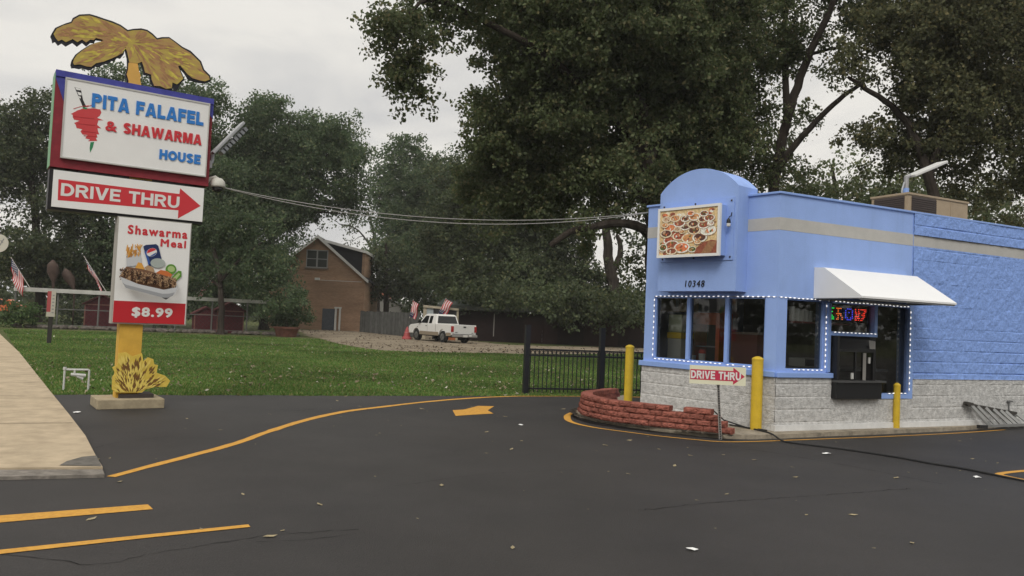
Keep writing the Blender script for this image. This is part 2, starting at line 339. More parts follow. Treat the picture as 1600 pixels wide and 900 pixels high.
s_ = MB()
fr = [Vector(p) for p in SWR][::-1]
near_l = Vector(G(-260, 741)[:2])
poly = [tuple(p) for p in fr]+[tuple(far+vdir*60), tuple(far+vdir*60-udir*2.6), tuple(Vector(SWR[0])-udir*2.6), tuple(Vector(SWR[3])-udir*3.2), tuple(near_l)]
s_.prism(poly, 0.0, 0.05, 0, 'xy')
sw = struct('sidewalk', s_, conc)
# control joints: thin dark grooves drawn as sunk strips
def strip(pts, wd, z, mb, m=0, wob=0.0):
    pts = [Vector(p[:2]) for p in pts]
    Lft, Rgt = [], []
    for i, p in enumerate(pts):
        d = pts[min(i+1, len(pts)-1)]-pts[max(0, i-1)]; d.normalize(); nn = Vector((-d.y, d.x))
        ww = wd[i] if isinstance(wd, (list, tuple)) else wd
        Lft.append(p+nn*(ww/2+random.uniform(-wob, wob))); Rgt.append(p-nn*(ww/2+random.uniform(-wob, wob)))
    for i in range(len(pts)-1):
        mb.add([(*Rgt[i], z), (*Rgt[i+1], z), (*Lft[i+1], z), (*Lft[i], z)], [(0, 1, 2, 3)], m)
def dense(pts, step=0.15):
    pts = [Vector(p[:2]) for p in pts]; out = []
    n = len(pts)
    def cr_(p0, p1, p2, p3, t): return 0.5*((2*p1)+(p2-p0)*t+(2*p0-5*p1+4*p2-p3)*t*t+(3*p1-p0-3*p2+p3)*t**3)
    for i in range(n-1):
        p0, p1, p2, p3 = pts[max(i-1, 0)], pts[i], pts[i+1], pts[min(i+2, n-1)]
        k = max(2, int((p2-p1).length/step))
        out += [cr_(p0, p1, p2, p3, j/k) for j in range(k)]
    return out+[pts[-1]]
jt = mat('joint dirt', (0.10, 0.085, 0.06), rough=0.95, spec=0.1)
j_ = MB()
for y in (622, 661):
    a = G(-120, y+1, 0.05); b = G({622: 83, 661: 113}[y], y, 0.05); strip(dense([a, b], .12), 0.018, 0.0535, j_, wob=.006)
for k in range(1, 16):
    p = Vector(SWR[3])+vdir*(1.9*k); strip([p, p-udir*2.6], 0.02, 0.0535, j_)
struct('sidewalk_joints', j_, jt)
kb = MB()
k0, k1 = Vector(G(-260, 757)[:2]), Vector(G(163, 747)[:2]); q0, q1 = Vector(G(-260, 741)[:2]), Vector(G(160, 739)[:2])
kb.prism([tuple(k0), tuple(k1), tuple(q1), tuple(q0)], 0.0, 0.035, 0, 'xy'); struct('kerb', kb, conc2)
pt = MB(); pt.flat(pxs((92, 736), (104, 729), (128, 722), (150, 720), (158, 737)), 0.0545); struct('concrete_patch', pt, mat('patch', (0.13, 0.12, 0.105), rough=.95, spec=.2, var=.2, vscale=12))

# painted lines
yel = mat('road yellow', (0.62, 0.33, 0.055), rough=0.75, spec=0.25, vscale=26, c2=(0.50, 0.25, 0.045), detail=10, dirt=0.35)
m_ = MB()
main = dense(pxs((173, 746), (240, 728), (300, 712.5), (370, 693), (420, 675), (480, 656.5), (540, 643.5), (600, 636), (660, 629), (730, 623), (800, 619.8), (870, 619.5), (940, 620), (1003, 621)))
strip(main, [0.085+0.03*min(1, abs(math.sin(i*.13)))+(0.03 if 20 < i < 60 else 0) for i in range(len(main))], 0.008, m_, wob=.006)
loop = dense(pxs((1010, 634), (960, 634), (915, 640), (893, 646), (886, 652), (893, 660), (925, 668), (975, 675), (1030, 682), (1090, 688), (1130, 691), (1180, 690.5), (1220, 689), (1300, 686), (1400, 682), (1500, 677), (1570, 672)))
n_ = len(loop)
strip(loop[int(n_*.12):], [0.05+0.07*max(0, 1-abs(i-n_*.14)/(n_*.13)) for i in range(n_-int(n_*.12))], 0.008, m_, wob=.004)
m_.flat(pxs((0-160, 824), (0, 807), (231, 789.5), (239, 797), (0, 818), (-160, 835)), 0.008)
m_.flat(pxs((-160, 880), (0, 861), (180, 842), (388, 821), (391, 825), (230, 842), (0, 867.5), (-160, 888)), 0.0085)
m_.flat(pxs((707, 641.5), (725, 640.5), (747, 634.8), (772, 635.3), (762, 641.8), (771, 646.8), (740, 648.5), (712, 650.6)), 0.008)
lp2 = dense(pxs((1720, 731), (1640, 734.5), (1600, 736.5), (1575, 739), (1561, 741.5), (1568, 744), (1600, 750.5), (1680, 764), (1760, 780)))
strip(lp2, 0.09, 0.008, m_, wob=.004)
struct('yellow_markings', m_, yel)
# cracks and paving seams of the sealcoat
ck = MB()
for pp, wd in [(((0, 868), (60, 872), (150, 884), (230, 868), (300, 857), (420, 838), (560, 828)), .014), (((1000, 798), (1100, 788), (1200, 780), (1320, 772), (1420, 764)), .02), (((1085, 696), (1180, 704), (1300, 724), (1400, 743), (1470, 757)), .018), (((400, 848), (470, 846), (530, 838), (560, 835)), .012), (((438, 640), (470, 642), (494, 639)), .02), (((620, 760), (760, 742), (900, 735)), .010), (((150, 700), (200, 690), (260, 683)), .012)]:
    d_ = dense(pxs(*pp), .06); strip([(p.x+random.uniform(-.02, .02), p.y+random.uniform(-.02, .02)) for p in d_], wd*.38, 0.0075, ck, wob=wd*.2)
struct('asphalt_cracks', ck, mat('crack', (0.016, 0.015, 0.015), rough=.9, spec=.1))
# gravel drive
grav = mat('gravel', (0.17, 0.135, 0.095), rough=0.95, spec=0.15, vscale=0.7, c2=(0.28, 0.235, 0.17), bump=0.8, bscale=30, detail=12, dirt=0.3)
gv = dense(pxs((456, 515), (505, 515.5), (565, 517), (650, 522), (760, 535), (830, 540), (1010, 544), (1010, 552), (900, 554), (830, 554), (760, 552), (680, 551), (600, 548), (545, 541), (500, 530), (470, 521), (456, 515)), 1.0)
gm = MB(); gm.flat([(p.x+random.uniform(-.5, .5), p.y+random.uniform(-.5, .5)) for p in gv], 0.006); struct('gravel_drive', gm, grav)
gpoly = np.array([(p.x, p.y) for p in gv])
def inpoly(x, y, P):
    r = np.zeros(len(x), bool); n = len(P)
    for i in range(n):
        x1, y1 = P[i]; x2, y2 = P[(i+1) % n]
        c = ((y1 > y) != (y2 > y)); xi = (x2-x1)*(y-y1)/(y2-y1+1e-12)+x1; r ^= c & (x < xi)
    return r
# grass blades
def onlawn(x, y):
    s = (x-LA[0])*(-ldy)+(y-LA[1])*ldx
    t_ = ((x-SWR[3][0])*udir.x+(y-SWR[3][1])*udir.y)
    return (s > 0) & (t_ > -0.05) & (y > 12)
n = 330000
r_ = 13*np.exp(rng.rand(n)*math.log(50/13)); th = np.radians(-36+rng.rand(n)*57)
x = r_*np.sin(th); y = r_*np.cos(th); ok = onlawn(x, y) & ~inpoly(x, y, gpoly); x, y, r_ = x[ok], y[ok], r_[ok]
tuft = vnoise(x+100, y+100, 1.1, 5)*.6+vnoise(x+100, y+100, .25, 6)*.4
n = len(x); h = (0.03+0.05*rng.rand(n)*tuft)*(0.75+r_*0.011); a = rng.rand(n)*2*pi; wd = 0.006+0.0007*r_
lean = rng.randn(n, 2)*0.5
V = np.zeros((n, 3, 3)); V[:, 0] = np.stack([x-wd*np.cos(a), y-wd*np.sin(a), 0*x], 1); V[:, 1] = np.stack([x+wd*np.cos(a), y+wd*np.sin(a), 0*x], 1)
V[:, 2] = np.stack([x+lean[:, 0]*h, y+lean[:, 1]*h, h], 1)
gb = fastmesh('grass', V.reshape(-1, 3), np.arange(3*n).reshape(-1, 3), leaf_mat('grass blade', (0.074, 0.148, 0.029), (0.148, 0.245, 0.056), (0.28, 0.24, 0.10), 0.35, 0.22)); gb['kind'] = 'stuff'
# leaf litter on lawn and drive (uncountable)
def litter(name, x, y, size, mats, z=0.03):
    n = len(x); a = rng.rand(n)*2*pi; s = size*(0.6+0.8*rng.rand(n)); ca, sa = np.cos(a), np.sin(a); ti = rng.randn(n, 4)*0.35
    V = np.zeros((n, 4, 3))
    for k, (px_, py_) in enumerate([(-1, 0), (0, -.55), (1, 0), (0, .6)]):
        V[:, k, 0] = x+s*(px_*ca-py_*sa); V[:, k, 1] = y+s*(px_*sa+py_*ca); V[:, k, 2] = z*(0.4+rng.rand(n))+s*ti[:, k]
    V[:, :, 2] = np.maximum(V[:, :, 2], 0.012)
    o = fastmesh(name, V.reshape(-1, 3), np.arange(4*n).reshape(-1, 4), mats); o['kind'] = 'stuff'; return o
litm = leaf_mat('dry leaf', (0.13, 0.095, 0.05), (0.30, 0.26, 0.17), (0.5, 0.47, 0.38), 0.15, 0.5)
n = 2600; r_ = 13.2*np.exp(rng.rand(n)*math.log(44/13.2)); th = np.radians(-36+rng.rand(n)*57); x = r_*np.sin(th); y = r_*np.cos(th)
k = onlawn(x, y) & (vnoise(x+90, y+90, .35, 9) > .38); litter('leaf_litter', x[k], y[k], 0.038, litm, 0.05)
b0, b1 = gpoly.min(0), gpoly.max(0); n = 9000; x = b0[0]+rng.rand(n)*(b1[0]-b0[0]+2)-1; y = b0[1]-2.5+rng.rand(n)*(b1[1]-b0[1]+2)
k = inpoly(x, y+rng.randn(n)*1.0, gpoly) & ((y < 45) | (rng.rand(n) < .25)); litter('drive_leaf_litter', x[k], y[k], 0.06, leaf_mat('drive leaf', (0.05, 0.036, 0.022), (0.12, 0.085, 0.05), (0.26, 0.2, 0.12), .1, .5), 0.05)
# ================================================================== RESTAURANT
C0 = Vector((4.19, 12.54, 0)); RZ = atan2(2.86, 5.71)
blue = mat('blue stucco', (0.295, 0.425, 0.775), rough=0.8, spec=0.2, var=0.045, vscale=1.7, bump=0.25, bscale=70, detail=9, dirt=0.16, streak=True)
blueb = mat('blue block', (0.235, 0.365, 0.735), rough=0.85, spec=0.2, var=0.15, vscale=24, bump=0.5, bscale=60, detail=8)
greyb = mat('grey block', (0.52, 0.515, 0.50), rough=0.9, spec=0.2, var=0.22, vscale=16, bump=0.9, bscale=45, detail=9, dirt=0.18)
trimb = mat('blue trim', (0.25, 0.385, 0.745), rough=0.55, spec=0.35, var=0.04, vscale=5)
stripe = mat('grey stripe', (0.46, 0.45, 0.425), rough=0.8, spec=0.2, var=0.05, vscale=4, bump=.15, bscale=70)
white = mat('white metal', (0.78, 0.78, 0.76), rough=0.45, spec=0.4, var=0.03, vscale=2)
dark = mat('dark metal', (0.012, 0.012, 0.013), rough=0.35, spec=0.5)
interior = mat('dark interior', (0.30, 0.26, 0.21), rough=0.9, spec=0.1, var=0.2, vscale=3)
glass = glass_mat('window glass')
B = thing('restaurant', 'small blue stucco drive-through restaurant with grey block base and arched sign front', 'restaurant', C0, RZ)
LX, LY, LZ = -.615, 2.635, atan2(-2.635, .615)          # the street facet, in the long wall's frame
LL = 2.706
TOP = 3.81
# --- long wall (x along wall, y into the building)
m = MB()
m.box(0, 3.16, 0, .2, 2.16, 3.235); m.box(0, 3.16, 0, .2, 3.435, TOP)
m.box(0, .21, 0, .2, .90, 2.16); m.box(1.06, 1.17, 0, .2, .90, 2.16); m.box(3.06, 3.16, 0, .2, .57, 2.16); m.box(.21, 1.06, 0, .2, .9, 1.02)
w1 = m.build('wall', blue, B)
m = MB(); rough_wall(m, 3.163, 14, .9, 3.235, -.012, amp=.024, seed=5, m=0, jw=.008, jd=.0015); rough_wall(m, 3.163, 14, 3.435, TOP, -.012, amp=.024, seed=8, jw=.008, jd=.0015)
m.box(3.163, 14, .045, .2, 0, TOP); m.add([(3.163, -.012, .9), (3.163, .045, .9), (3.163, .045, TOP), (3.163, -.012, TOP)], [(0, 1, 2, 3)]); m.build('block_wall', blueb, B)
m = MB(); rough_wall(m, -.03, 1.19, 0.02, .9, -.035, seed=15); rough_wall(m, 1.19, 3.16, 0.02, .57, -.035, seed=16); rough_wall(m, 3.16, 14, 0.02, .9, -.030, seed=17)
m.box(.02, 14, 0.02, .2, 0, .57); m.box(.02, 1.19, .02, .2, .57, .9)
m.add([(1.19, -.04, .57), (1.19, .02, .57), (1.19, .02, .9), (1.19, -.04, .9)], [(0, 1, 2, 3)])
m.add([(-.03, -.05, .9), (1.19, -.05, .9), (1.19, .03, .9), (-.03, .03, .9)], [(0, 1, 2, 3)]); m.add([(3.16, -.05, .9), (14, -.05, .9), (14, .03, .9), (3.16, .03, .9)], [(0, 1, 2, 3)])
m.build('base_wall', greyb, B)
m = MB(); m.box(-.002, 3.16, -.003, .12, 3.235, 3.435); m.box(3.16, 14, .004, .12, 3.235, 3.435); m.build('stripe_band', stripe, B)
m = MB(); m.box(-.02, 14, -.03, .25, TOP, TOP+.035); m.build('parapet_cap', trimb, B, bevel=.006)
m = MB(); m.box(-.05, 14, -.075, .01, .071, .16); m.build('white_skirting', mat('white base paint', (.66, .66, .65), rough=.8, var=.08, vscale=6, dirt=.2), B)
m = MB(); m.box(-.03, 1.19, -.085, .02, .905, .985); m.build('window_sill', trimb, B, bevel=.008)
# --- street facet
m = MB()
m.box(0, LL, 0, .2, 2.17, 3.235); m.box(0, LL, 0, .2, 3.435, TOP); m.box(0, .21, 0, .2, .9, 2.17); m.box(2.5, LL, 0, .2, .9, 2.17); m.box(.21, 2.5, 0, .2, .9, 1.04)
m.build('wall', blue, B, (LX, LY, 0), LZ)
m = MB(); rough_wall(m, 0, LL+.03, .02, .9, -.035, seed=25); m.box(0, LL-.02, .02, .2, 0, .9); m.add([(0, -.05, .9), (LL+.03, -.05, .9), (LL+.03, .03, .9), (0, .03, .9)], [(0, 1, 2, 3)]); m.build('base_wall', greyb, B, (LX, LY, 0), LZ)
m = MB(); m.box(-.003, LL+.002, -.003, .12, 3.235, 3.435); m.build('stripe_band', stripe, B, (LX, LY, 0), LZ)
m = MB(); m.box(-.04, LL+.03, -.085, .02, .905, .995); m.build('window_sill', trimb, B, (LX, LY, 0), LZ, bevel=.008)
m = MB(); m.box(-.03, LL+.02, -.03, .25, TOP, TOP+.035); m.build('parapet_cap', trimb, B, (LX, LY, 0), LZ, bevel=.006)
# --- remaining walls, roof, floor and ceiling
hid = [(LX, LY), (1.0, 4.6), (14, 4.6), (14, .2)]
m = MB()
for a, b in zip(hid[:-1], hid[1:]):
    a = Vector((*a, 0)); b = Vector((*b, 0)); d = (b-a).normalized(); nn = Vector((d.y, -d.x, 0)); mid = (a+b)/2+nn*.1
    m.obox((mid.x, mid.y, TOP/2), (d, Vector((-d.y, d.x, 0)), Vector((0, 0, 1))), ((b-a).length/2-.02, .09, TOP/2))
m.build('wall', blue, B)
inside = [(.1, .1), (LX+.18, LY-.02), (1.1, 4.45), (13.9, 4.45), (13.9, .1)]
m = MB(); m.prism(inside, 3.42, 3.5, 0, 'xy'); m.build('roof', mat('roof membrane', (.3, .3, .29), rough=.9), B)
m = MB(); m.prism(inside, 2.38, 2.42, 0, 'xy'); m.prism(inside, 0.06, 0.1, 0, 'xy'); m.box(3.3, 3.35, .3, 4.3, .1, 2.38); m.build('room_lining', interior, B)
# --- window frames, mullions, panes
m = MB(); z0, z1 = 1.04, 2.17
m.box(.21, .245, .03, .11, z0, z1); m.box(2.465, 2.5, .03, .11, z0, z1); m.box(.245, 2.465, .03, .11, z1-.03, z1); m.box(.245, 2.465, .03, .11, z0, z0+.03)
for u in (.965, 1.755): m.box(u-.035, u+.035, .02, .115, z0+.03, z1-.03)
fr_ = m.build('window_frame', trimb, B, (LX, LY, 0), LZ)
m = MB()
for a, b in [(.245, .93), (1.0, 1.72), (1.79, 2.465)]: m.add([(a, .07, z0+.03), (b, .07, z0+.03), (b, .07, z1-.03), (a, .07, z1-.03)], [(0, 1, 2, 3)])
m.build('pane', glass, fr_)
m = MB(); m.box(.21, .235, .03, .11, 1.02, 2.16); m.box(1.035, 1.06, .03, .11, 1.02, 2.16); m.box(.235, 1.035, .03, .11, 2.135, 2.16); m.box(.235, 1.035, .03, .11, 1.02, 1.045)
f2 = m.build('window_frame', trimb, B); m = MB(); m.add([(.235, .07, 1.045), (1.035, .07, 1.045), (1.035, .07, 2.135), (.235, .07, 2.135)], [(0, 1, 2, 3)]); m.build('pane', glass, f2)
# --- drive-through opening
m = MB()
m.box(3.06, 3.165, -.05, .12, .56, 2.19); m.box(2.30, 3.06, -.06, .12, .565, .65); m.box(1.17, 3.06, -.03, .1, 2.13, 2.19)
m.box(1.10, 1.17, -.03, .1, 1.0, 2.13); m.box(2.20, 2.27, -.03, .08, 1.62, 2.13); m.box(1.17, 2.27, -.035, .08, 1.60, 1.665)
ff = m.build('window_frame', trimb, B)
m = MB(); m.add([(1.17, .05, 1.665), (2.2, .05, 1.665), (2.2, .05, 2.13), (1.17, .05, 2.13)], [(0, 1, 2, 3)]); m.add([(2.27, .05, .65), (3.06, .05, .65), (3.06, .05, 2.13), (2.27, .05, 2.13)], [(0, 1, 2, 3)]); m.build('pane', glass, ff)
bay = MB()      # boxed-out order window
o_ = -.14
bay.box(1.20, 2.27, o_, .1, .57, .84); bay.prism([(2.27, o_), (2.27, .1), (2.40, .1)], .57, .84, 0, 'xy')
bay.box(1.20, 1.25, o_, .1, .84, 1.60); bay.box(2.05, 2.11, o_, .1, .86, 1.40)
bay.add([(1.20, o_, 1.38), (2.11, o_, 1.38), (2.2, .02, 1.60), (1.20, .02, 1.60)], [(0, 1, 2, 3)]); bay.box(1.25, 2.05, o_, o_+.04, 1.34, 1.39)
bay.box(1.62, 1.655, o_+.005, o_+.035, .87, 1.34); bay.box(2.11, 2.27, .0, .06, .65, 1.60)
bb = bay.build('order_window', mat('black painted steel', (.010, .010, .011), rough=.4, spec=.45), B)
m = MB(); m.box(1.19, 2.32, o_-.05, .05, .842, .875); m.build('shelf', mat('steel shelf', (.16, .16, .16), rough=.4, metal=.8), bb)
m = MB(); m.add([(1.25, o_+.02, .876), (1.62, o_+.02, .876), (1.62, o_+.02, 1.34), (1.25, o_+.02, 1.34)], [(0, 1, 2, 3)]); m.add([(1.655, o_+.022, .876), (2.05, o_+.022, .876), (2.05, o_+.022, 1.34), (1.655, o_+.022, 1.34)], [(0, 1, 2, 3)]); m.build('pane', glass, bb)
m = MB(); m.add([(1.95, o_-.004, 1.40), (2.09, o_-.002, 1.40), (2.14, -.1, 1.53), (1.98, -.1, 1.545)], [(0, 1, 2, 3)]); m.box(1.80, 1.87, o_-.006, o_+.004, .88, 1.33); m.build('trim_plate', mat('grey plate', (.26, .25, .23), rough=.6), bb)
m = MB(); m.box(1.93, 1.965, o_-.012, o_+.01, 1.16, 1.26); m.build('sticker', mat('sticker', (.55, .55, .52), rough=.6), bb); m = MB(); m.box(1.53, 1.58, o_-.008, o_+.01, .90, 1.0); m.build('sticker', mat('sticker', (.55, .55, .52), rough=.6), bb)
# --- awning
a0, a1, zt, zb, of, ob = .78, 3.02, 2.69, 2.19, .2, .93
m = MB()
m.add([(a0, -.002, zt), (a1, -.002, zt), (a1, -of, zt-.01), (a0, -of, zt-.01)], [(0, 1, 2, 3)])
for k in range(1):
    m.add([(a0, -of, zt-.01), (a1, -of, zt-.01), (a1, -ob, zb+.03), (a0, -ob, zb+.03)], [(3, 2, 1, 0)])
m.add([(a0, -ob, zb+.03), (a1, -ob, zb+.03), (a1, -ob, zb), (a0, -ob, zb)], [(3, 2, 1, 0)])
for a in (a0, a1): m.add([(a, -.002, zt), (a, -of, zt-.01), (a, -ob, zb+.03), (a, -ob, zb), (a, -.002, zb)], [(0, 1, 2, 3, 4)])
aw = m.build('awning', mat('white awning sheet', (.80, .80, .79), rough=.5, spec=.3, var=.02, vscale=1.2), B)
m = MB(); m.box(a0+.01, a1-.01, -ob+.02, -ob+.05, zb-.025, zb+.01); m.box(a0+.01, a1-.01, -.05, -.004, zb-.03, zb+.0)
for u in (a0+.02, (a0+a1)/2, a1-.02): m.bar((u, -.03, zb), (u, -ob+.03, zb), .025, .025)
m.build('awning_frame', mat('grey frame', (.32, .32, .32), rough=.5, metal=.5), aw)
# --- arched sign front on the street facet
A0, A1, zb, zs, zt = .52, 2.13, 2.245, 3.96, 4.32
cx = (A0+A1)/2; hw = (A1-A0)/2; rise = zt-zs; R_ = (hw*hw+rise*rise)/(2*rise)
arc = []; aa = math.asin(hw/R_)
for i in range(25):
    t_ = aa-2*aa*i/24; arc.append((cx+R_*sin(t_), zt-R_+R_*cos(t_)))
m = MB(); m.prism([(A0, zb), (A1, zb)]+arc, -.30, -.002); m.prism([(A0, TOP+.037), (A1, TOP+.037)]+arc, .0, .24)
m.build('arched_parapet', blue, B, (LX, LY, 0), LZ)
m = MB(); m.box(.58, 2.07, -.316, -.302, 2.75, 3.77); pn = m.build('backing_panel', mat('blue panel', (.28, .41, .765), rough=.6, spec=.3, var=.03, vscale=3), B, (LX, LY, 0), LZ)
for u, z in [(.63, 3.72), (1.3, 3.72), (2.02, 3.72), (.63, 2.80), (1.3, 2.80), (2.02, 2.80)]: m = MB(); m.box(u-.013, u+.013, -.326, -.3165, z-.013, z+.013); m.build('bolt', mat('rusty bolt', (.05, .035, .03), rough=.7), pn)
lb = MB(); lb.box(.68, 1.93, -.50, -.317, 2.82, 3.645); lbx = lb.build('light_box', mat('blue box side', (.27, .40, .755), rough=.55, spec=.3), B, (LX, LY, 0), LZ)
m = MB()
for b in [(.665, 1.945, 2.805, 2.85), (.665, 1.945, 3.615, 3.66), (.665, .705, 2.85, 3.615), (1.905, 1.945, 2.85, 3.615)]: m.box(b[0], b[1], -.525, -.47, b[2], b[3])
m.build('box_frame', white, lbx)
# the printed photograph of many dishes
pal = [(.72, .53, .27), (.80, .70, .50), (.45, .10, .05), (.12, .045, .03), (.62, .30, .12), (.10, .13, .03), (.30, .09, .05), (.70, .20, .08), (.60, .45, .30), (.85, .80, .70), (.33, .17, .08)]
pm = [mat('print %d' % i, c, rough=.35, spec=.4, var=.25, vscale=30) for i, c in enumerate(pal)]
m = MB(); yb = -.506; m.add([(.705, yb, 2.85), (1.905, yb, 2.85), (1.905, yb, 3.615), (.705, yb, 3.615)], [(0, 1, 2, 3)], 0)
rr = random.Random(4); cnt = 0
for i in range(70):
    cu, cz = .72+rr.random()*1.17, 2.865+rr.random()*.735; r = rr.uniform(.03, .06); r = min(r, cu-.707, 1.903-cu); rz = min(r*.6, cz-2.852, 3.613-cz); m.ellipse(cu, cz, r, rz, yb-.00003*(i+1), rr.choice([1, 2, 4, 5, 6, 7, 8, 9, 10, 10]), 12)
yb -= .0025
dishes = [(.15, .30, .14, 2), (.33, .40, .14, 2), (.20, .17, .16, 6), (.52, .33, .15, 4), (.73, .33, .15, 3), (.88, .50, .16, 9), (.62, .52, .13, 3), (.45, .63, .11, 3), (.15, .62, .13, 7), (.33, .73, .13, 6), (.60, .68, .12, 3), (.80, .64, .12, 6), (.45, .83, .10, 3), (.25, .86, .11, 4), (.62, .86, .12, 4), (.78, .78, .10, 3), (.90, .80, .11, 6), (.80, .92, .09, 3), (.08, .48, .13, 3), (.08, .85, .10, 8), (.40, .10, .17, 7), (.03, .12, .12, 5), (.20, .02, .12, 6), (.60, .04, .09, 5), (.30, .57, .08, 8), (.93, .66, .07, 9), (.05, .70, .08, 4), (.55, .95, .08, 7), (.40, .50, .06, 4), (.70, .22, .07, 4)]
for (du, dz, r, kc) in dishes:
    cu, cz = .705+.06+du*1.08, 2.85+.05+dz*.665; rx, rz = r*1.0, r*.56; cnt += 1; y_ = yb-.0004*cnt
    rx = min(rx, cu-.707, 1.903-cu); rz = min(rz, cz-2.852, 3.613-cz)
    m.ellipse(cu, cz-.006, rx*1.06, rz*1.0, y_, 10, 18); m.ellipse(cu, cz, rx, rz*.97, y_-.0001, 9 if rr.random() < .4 else 1, 18); m.ellipse(cu, cz+.004, rx*.8, rz*.75, y_-.0002, kc, 16)
    for q in range(9):
        a = rr.random()*2*pi; d = rr.random()**.5*.6
        m.ellipse(cu+rx*d*cos(a), cz+rz*d*sin(a), rx*.16, rz*.2, y_-.00022-.00001*q, rr.choice([kc, 3, 4, 5, 7, 8, 9, 6]), 7, rr.random()*3)
m.flat([(1.46, 2.852), (1.903, 2.852), (1.903, 3.05), (1.80, 3.07), (1.62, 3.03), (1.50, 2.95)], yb-.0135, 6, 'xz'); m.flat([(1.60, 2.856), (1.78, 2.856), (1.90, 3.04), (1.74, 3.05)], yb-.0138, 10, 'xz')
m.build('food_picture', pm, lbx)
m = MB(); m.text('10348', 1.13, 1.53, 2.315, 2.425, -.302, .012, bold=.0, spacing=1.25, shear=.12); m.build('house_number', mat('black paint', (.01, .01, .012), rough=.4), B, (LX, LY, 0), LZ)
# --- lamp on the sign panel
lm = thing('wall_lamp', 'small dark lantern with white bulb fixed beside the food picture', 'lamp', C0+Matrix.Rotation(RZ, 3, 'Z')@Vector((LX, LY, 0)), RZ+LZ)
m = MB(); m.tube([(2.03, -.32, 3.52), (2.03, -.34, 3.46), (2.03, -.38, 3.45), (2.03, -.40, 3.40)], .008, 6); m.lathe([(.012, .08), (.03, .05), (.035, .0)], (2.03, -.40, 3.34), 10); m.build('bracket', mat('black lamp', (.015, .015, .017), rough=.4), lm)
m = MB(); m.lathe([(.012, 0), (.03, .015), (.034, .05), (.02, .07)], (2.03, -.40, 3.275), 10); m.build('bulb', mat('bulb glass', (.7, .7, .68), rough=.2), lm)

# ================================================================== things in and on the restaurant
RM = Matrix.Translation(C0) @ Matrix.Rotation(RZ, 4, 'Z')
FM = RM @ Matrix.Translation((LX, LY, 0)) @ Matrix.Rotation(LZ, 4, 'Z')
def rw(u, y, z=0): return (RM @ Vector((u, y, z)))
def fw(u, y, z=0): return (FM @ Vector((u, y, z)))
led = mat('led white', (1, .97, .92), emis=.8)
wire = mat('led wire', (.55, .55, .55), rough=.5)
bulbmesh = MB(); bulbmesh.box(-.016, .016, -.005, .005, -.0065, .0065)
bulb_me = None
def string(label, M_, rz, segs, step=.092):
    global bulb_me
    th_ = thing('string_lights', label, 'string lights', M_.to_translation(), rz, 'white fairy lights round the windows')
    wm = MB(); pos = []
    for a, b in segs:
        a = Vector(a); b = Vector(b); wm.tube([a, b], .004, 5); L_ = (b-a).length; n_ = max(1, int(L_/step)); vert = abs((b-a).z) > L_*.7
        for i in range(n_):
            if random.random() < .04: continue
            p = a+(b-a)*((i+.5)/n_)+Vector((0, -.009, random.uniform(-.004, .004))); pos.append((p, vert))
    wm.build('wire', wire, th_)
    for p, vert in pos[:100]:
        if bulb_me is None: ob = bulbmesh.build('bulb', led, th_, bevel=.0); bulb_me = ob.data
        else: ob = bpy.data.objects.new('bulb', bulb_me); col.objects.link(ob); ob.parent = th_
        ob.location = p; ob.rotation_euler = (0, radians(90) if vert else random.uniform(-.15, .15), 0)
    return len(pos)
E1 = string('white fairy lights framing the three street-side windows above the sill', FM, RZ+LZ, [((.22, -.006, 2.172), (2.70, -.006, 2.172)), ((.225, -.006, 2.15), (.225, -.006, 1.06)), ((.24, -.006, 1.045), (1.72, -.006, 1.045)), ((1.78, -.006, 1.042), (2.5, -.006, 1.035))])
E2 = string('white fairy lights along the single window beside the corner pillar', RM, RZ, [((.02, -.006, 2.172), (1.12, -.036, 2.165)), ((1.07, -.006, 2.12), (1.07, -.006, 1.04)), ((.34, -.006, 1.03), (1.04, -.006, 1.03))], .088)
E3 = string('white fairy lights round the drive-through order opening under the awning', RM, RZ, [((1.2, -.04, 2.16), (3.04, -.056, 2.15)), ((3.06, -.058, 2.11), (3.06, -.058, .68)), ((2.5, -.066, .655), (3.0, -.066, .655)), ((1.19, -.045, 1.655), (2.24, -.045, 1.655))], .092)
# LED sign behind the upper pane
ls = thing('led_sign', 'dot matrix sign glowing green, red and blue behind the order window', 'led sign', rw(0, 0), RZ)
m = MB(); m.box(1.19, 2.18, .09, .13, 1.83, 2.09); m.build('housing', dark, ls)
glyph = {'I': ["11111", "00100", "00110", "00100", "00110", "01011", "11011"], 'T': ["11110", "01000", "01000", "11110", "01010", "01001", "11001"], 'O': ["01110", "10001", "10101", "10001", "10001", "11011", "01110"], 'U': ["10010", "10010", "11011", "01010", "11110", "10111", "11010"], 'J': ["11111", "00011", "00110", "01110", "00110", "01100", "11000"]}
cols = {'green': (.02, 1, .12), 'red': (1, .05, .03), 'blue': (.06, .08, 1), 'orange': (1, .2, .03)}
def dots(g, cname, u0, wd):
    m = MB(); rows = glyph[g]
    for j, rw_ in enumerate(rows):
        for i, ch in enumerate(rw_):
            if ch == '1': u = u0+wd*i/4; z = 2.055-.03*j; m.box(u-.0075, u+.0075, .082, .0895, z-.0065, z+.0065)
    m.build('led_letter', mat('led '+cname, cols[cname], emis=1.1), ls)
dots('I', 'green', 1.215, .13); dots('T', 'orange', 1.42, .13); dots('O', 'blue', 1.63, .16); dots('U', 'red', 1.865, .10); dots('J', 'red', 1.995, .12)
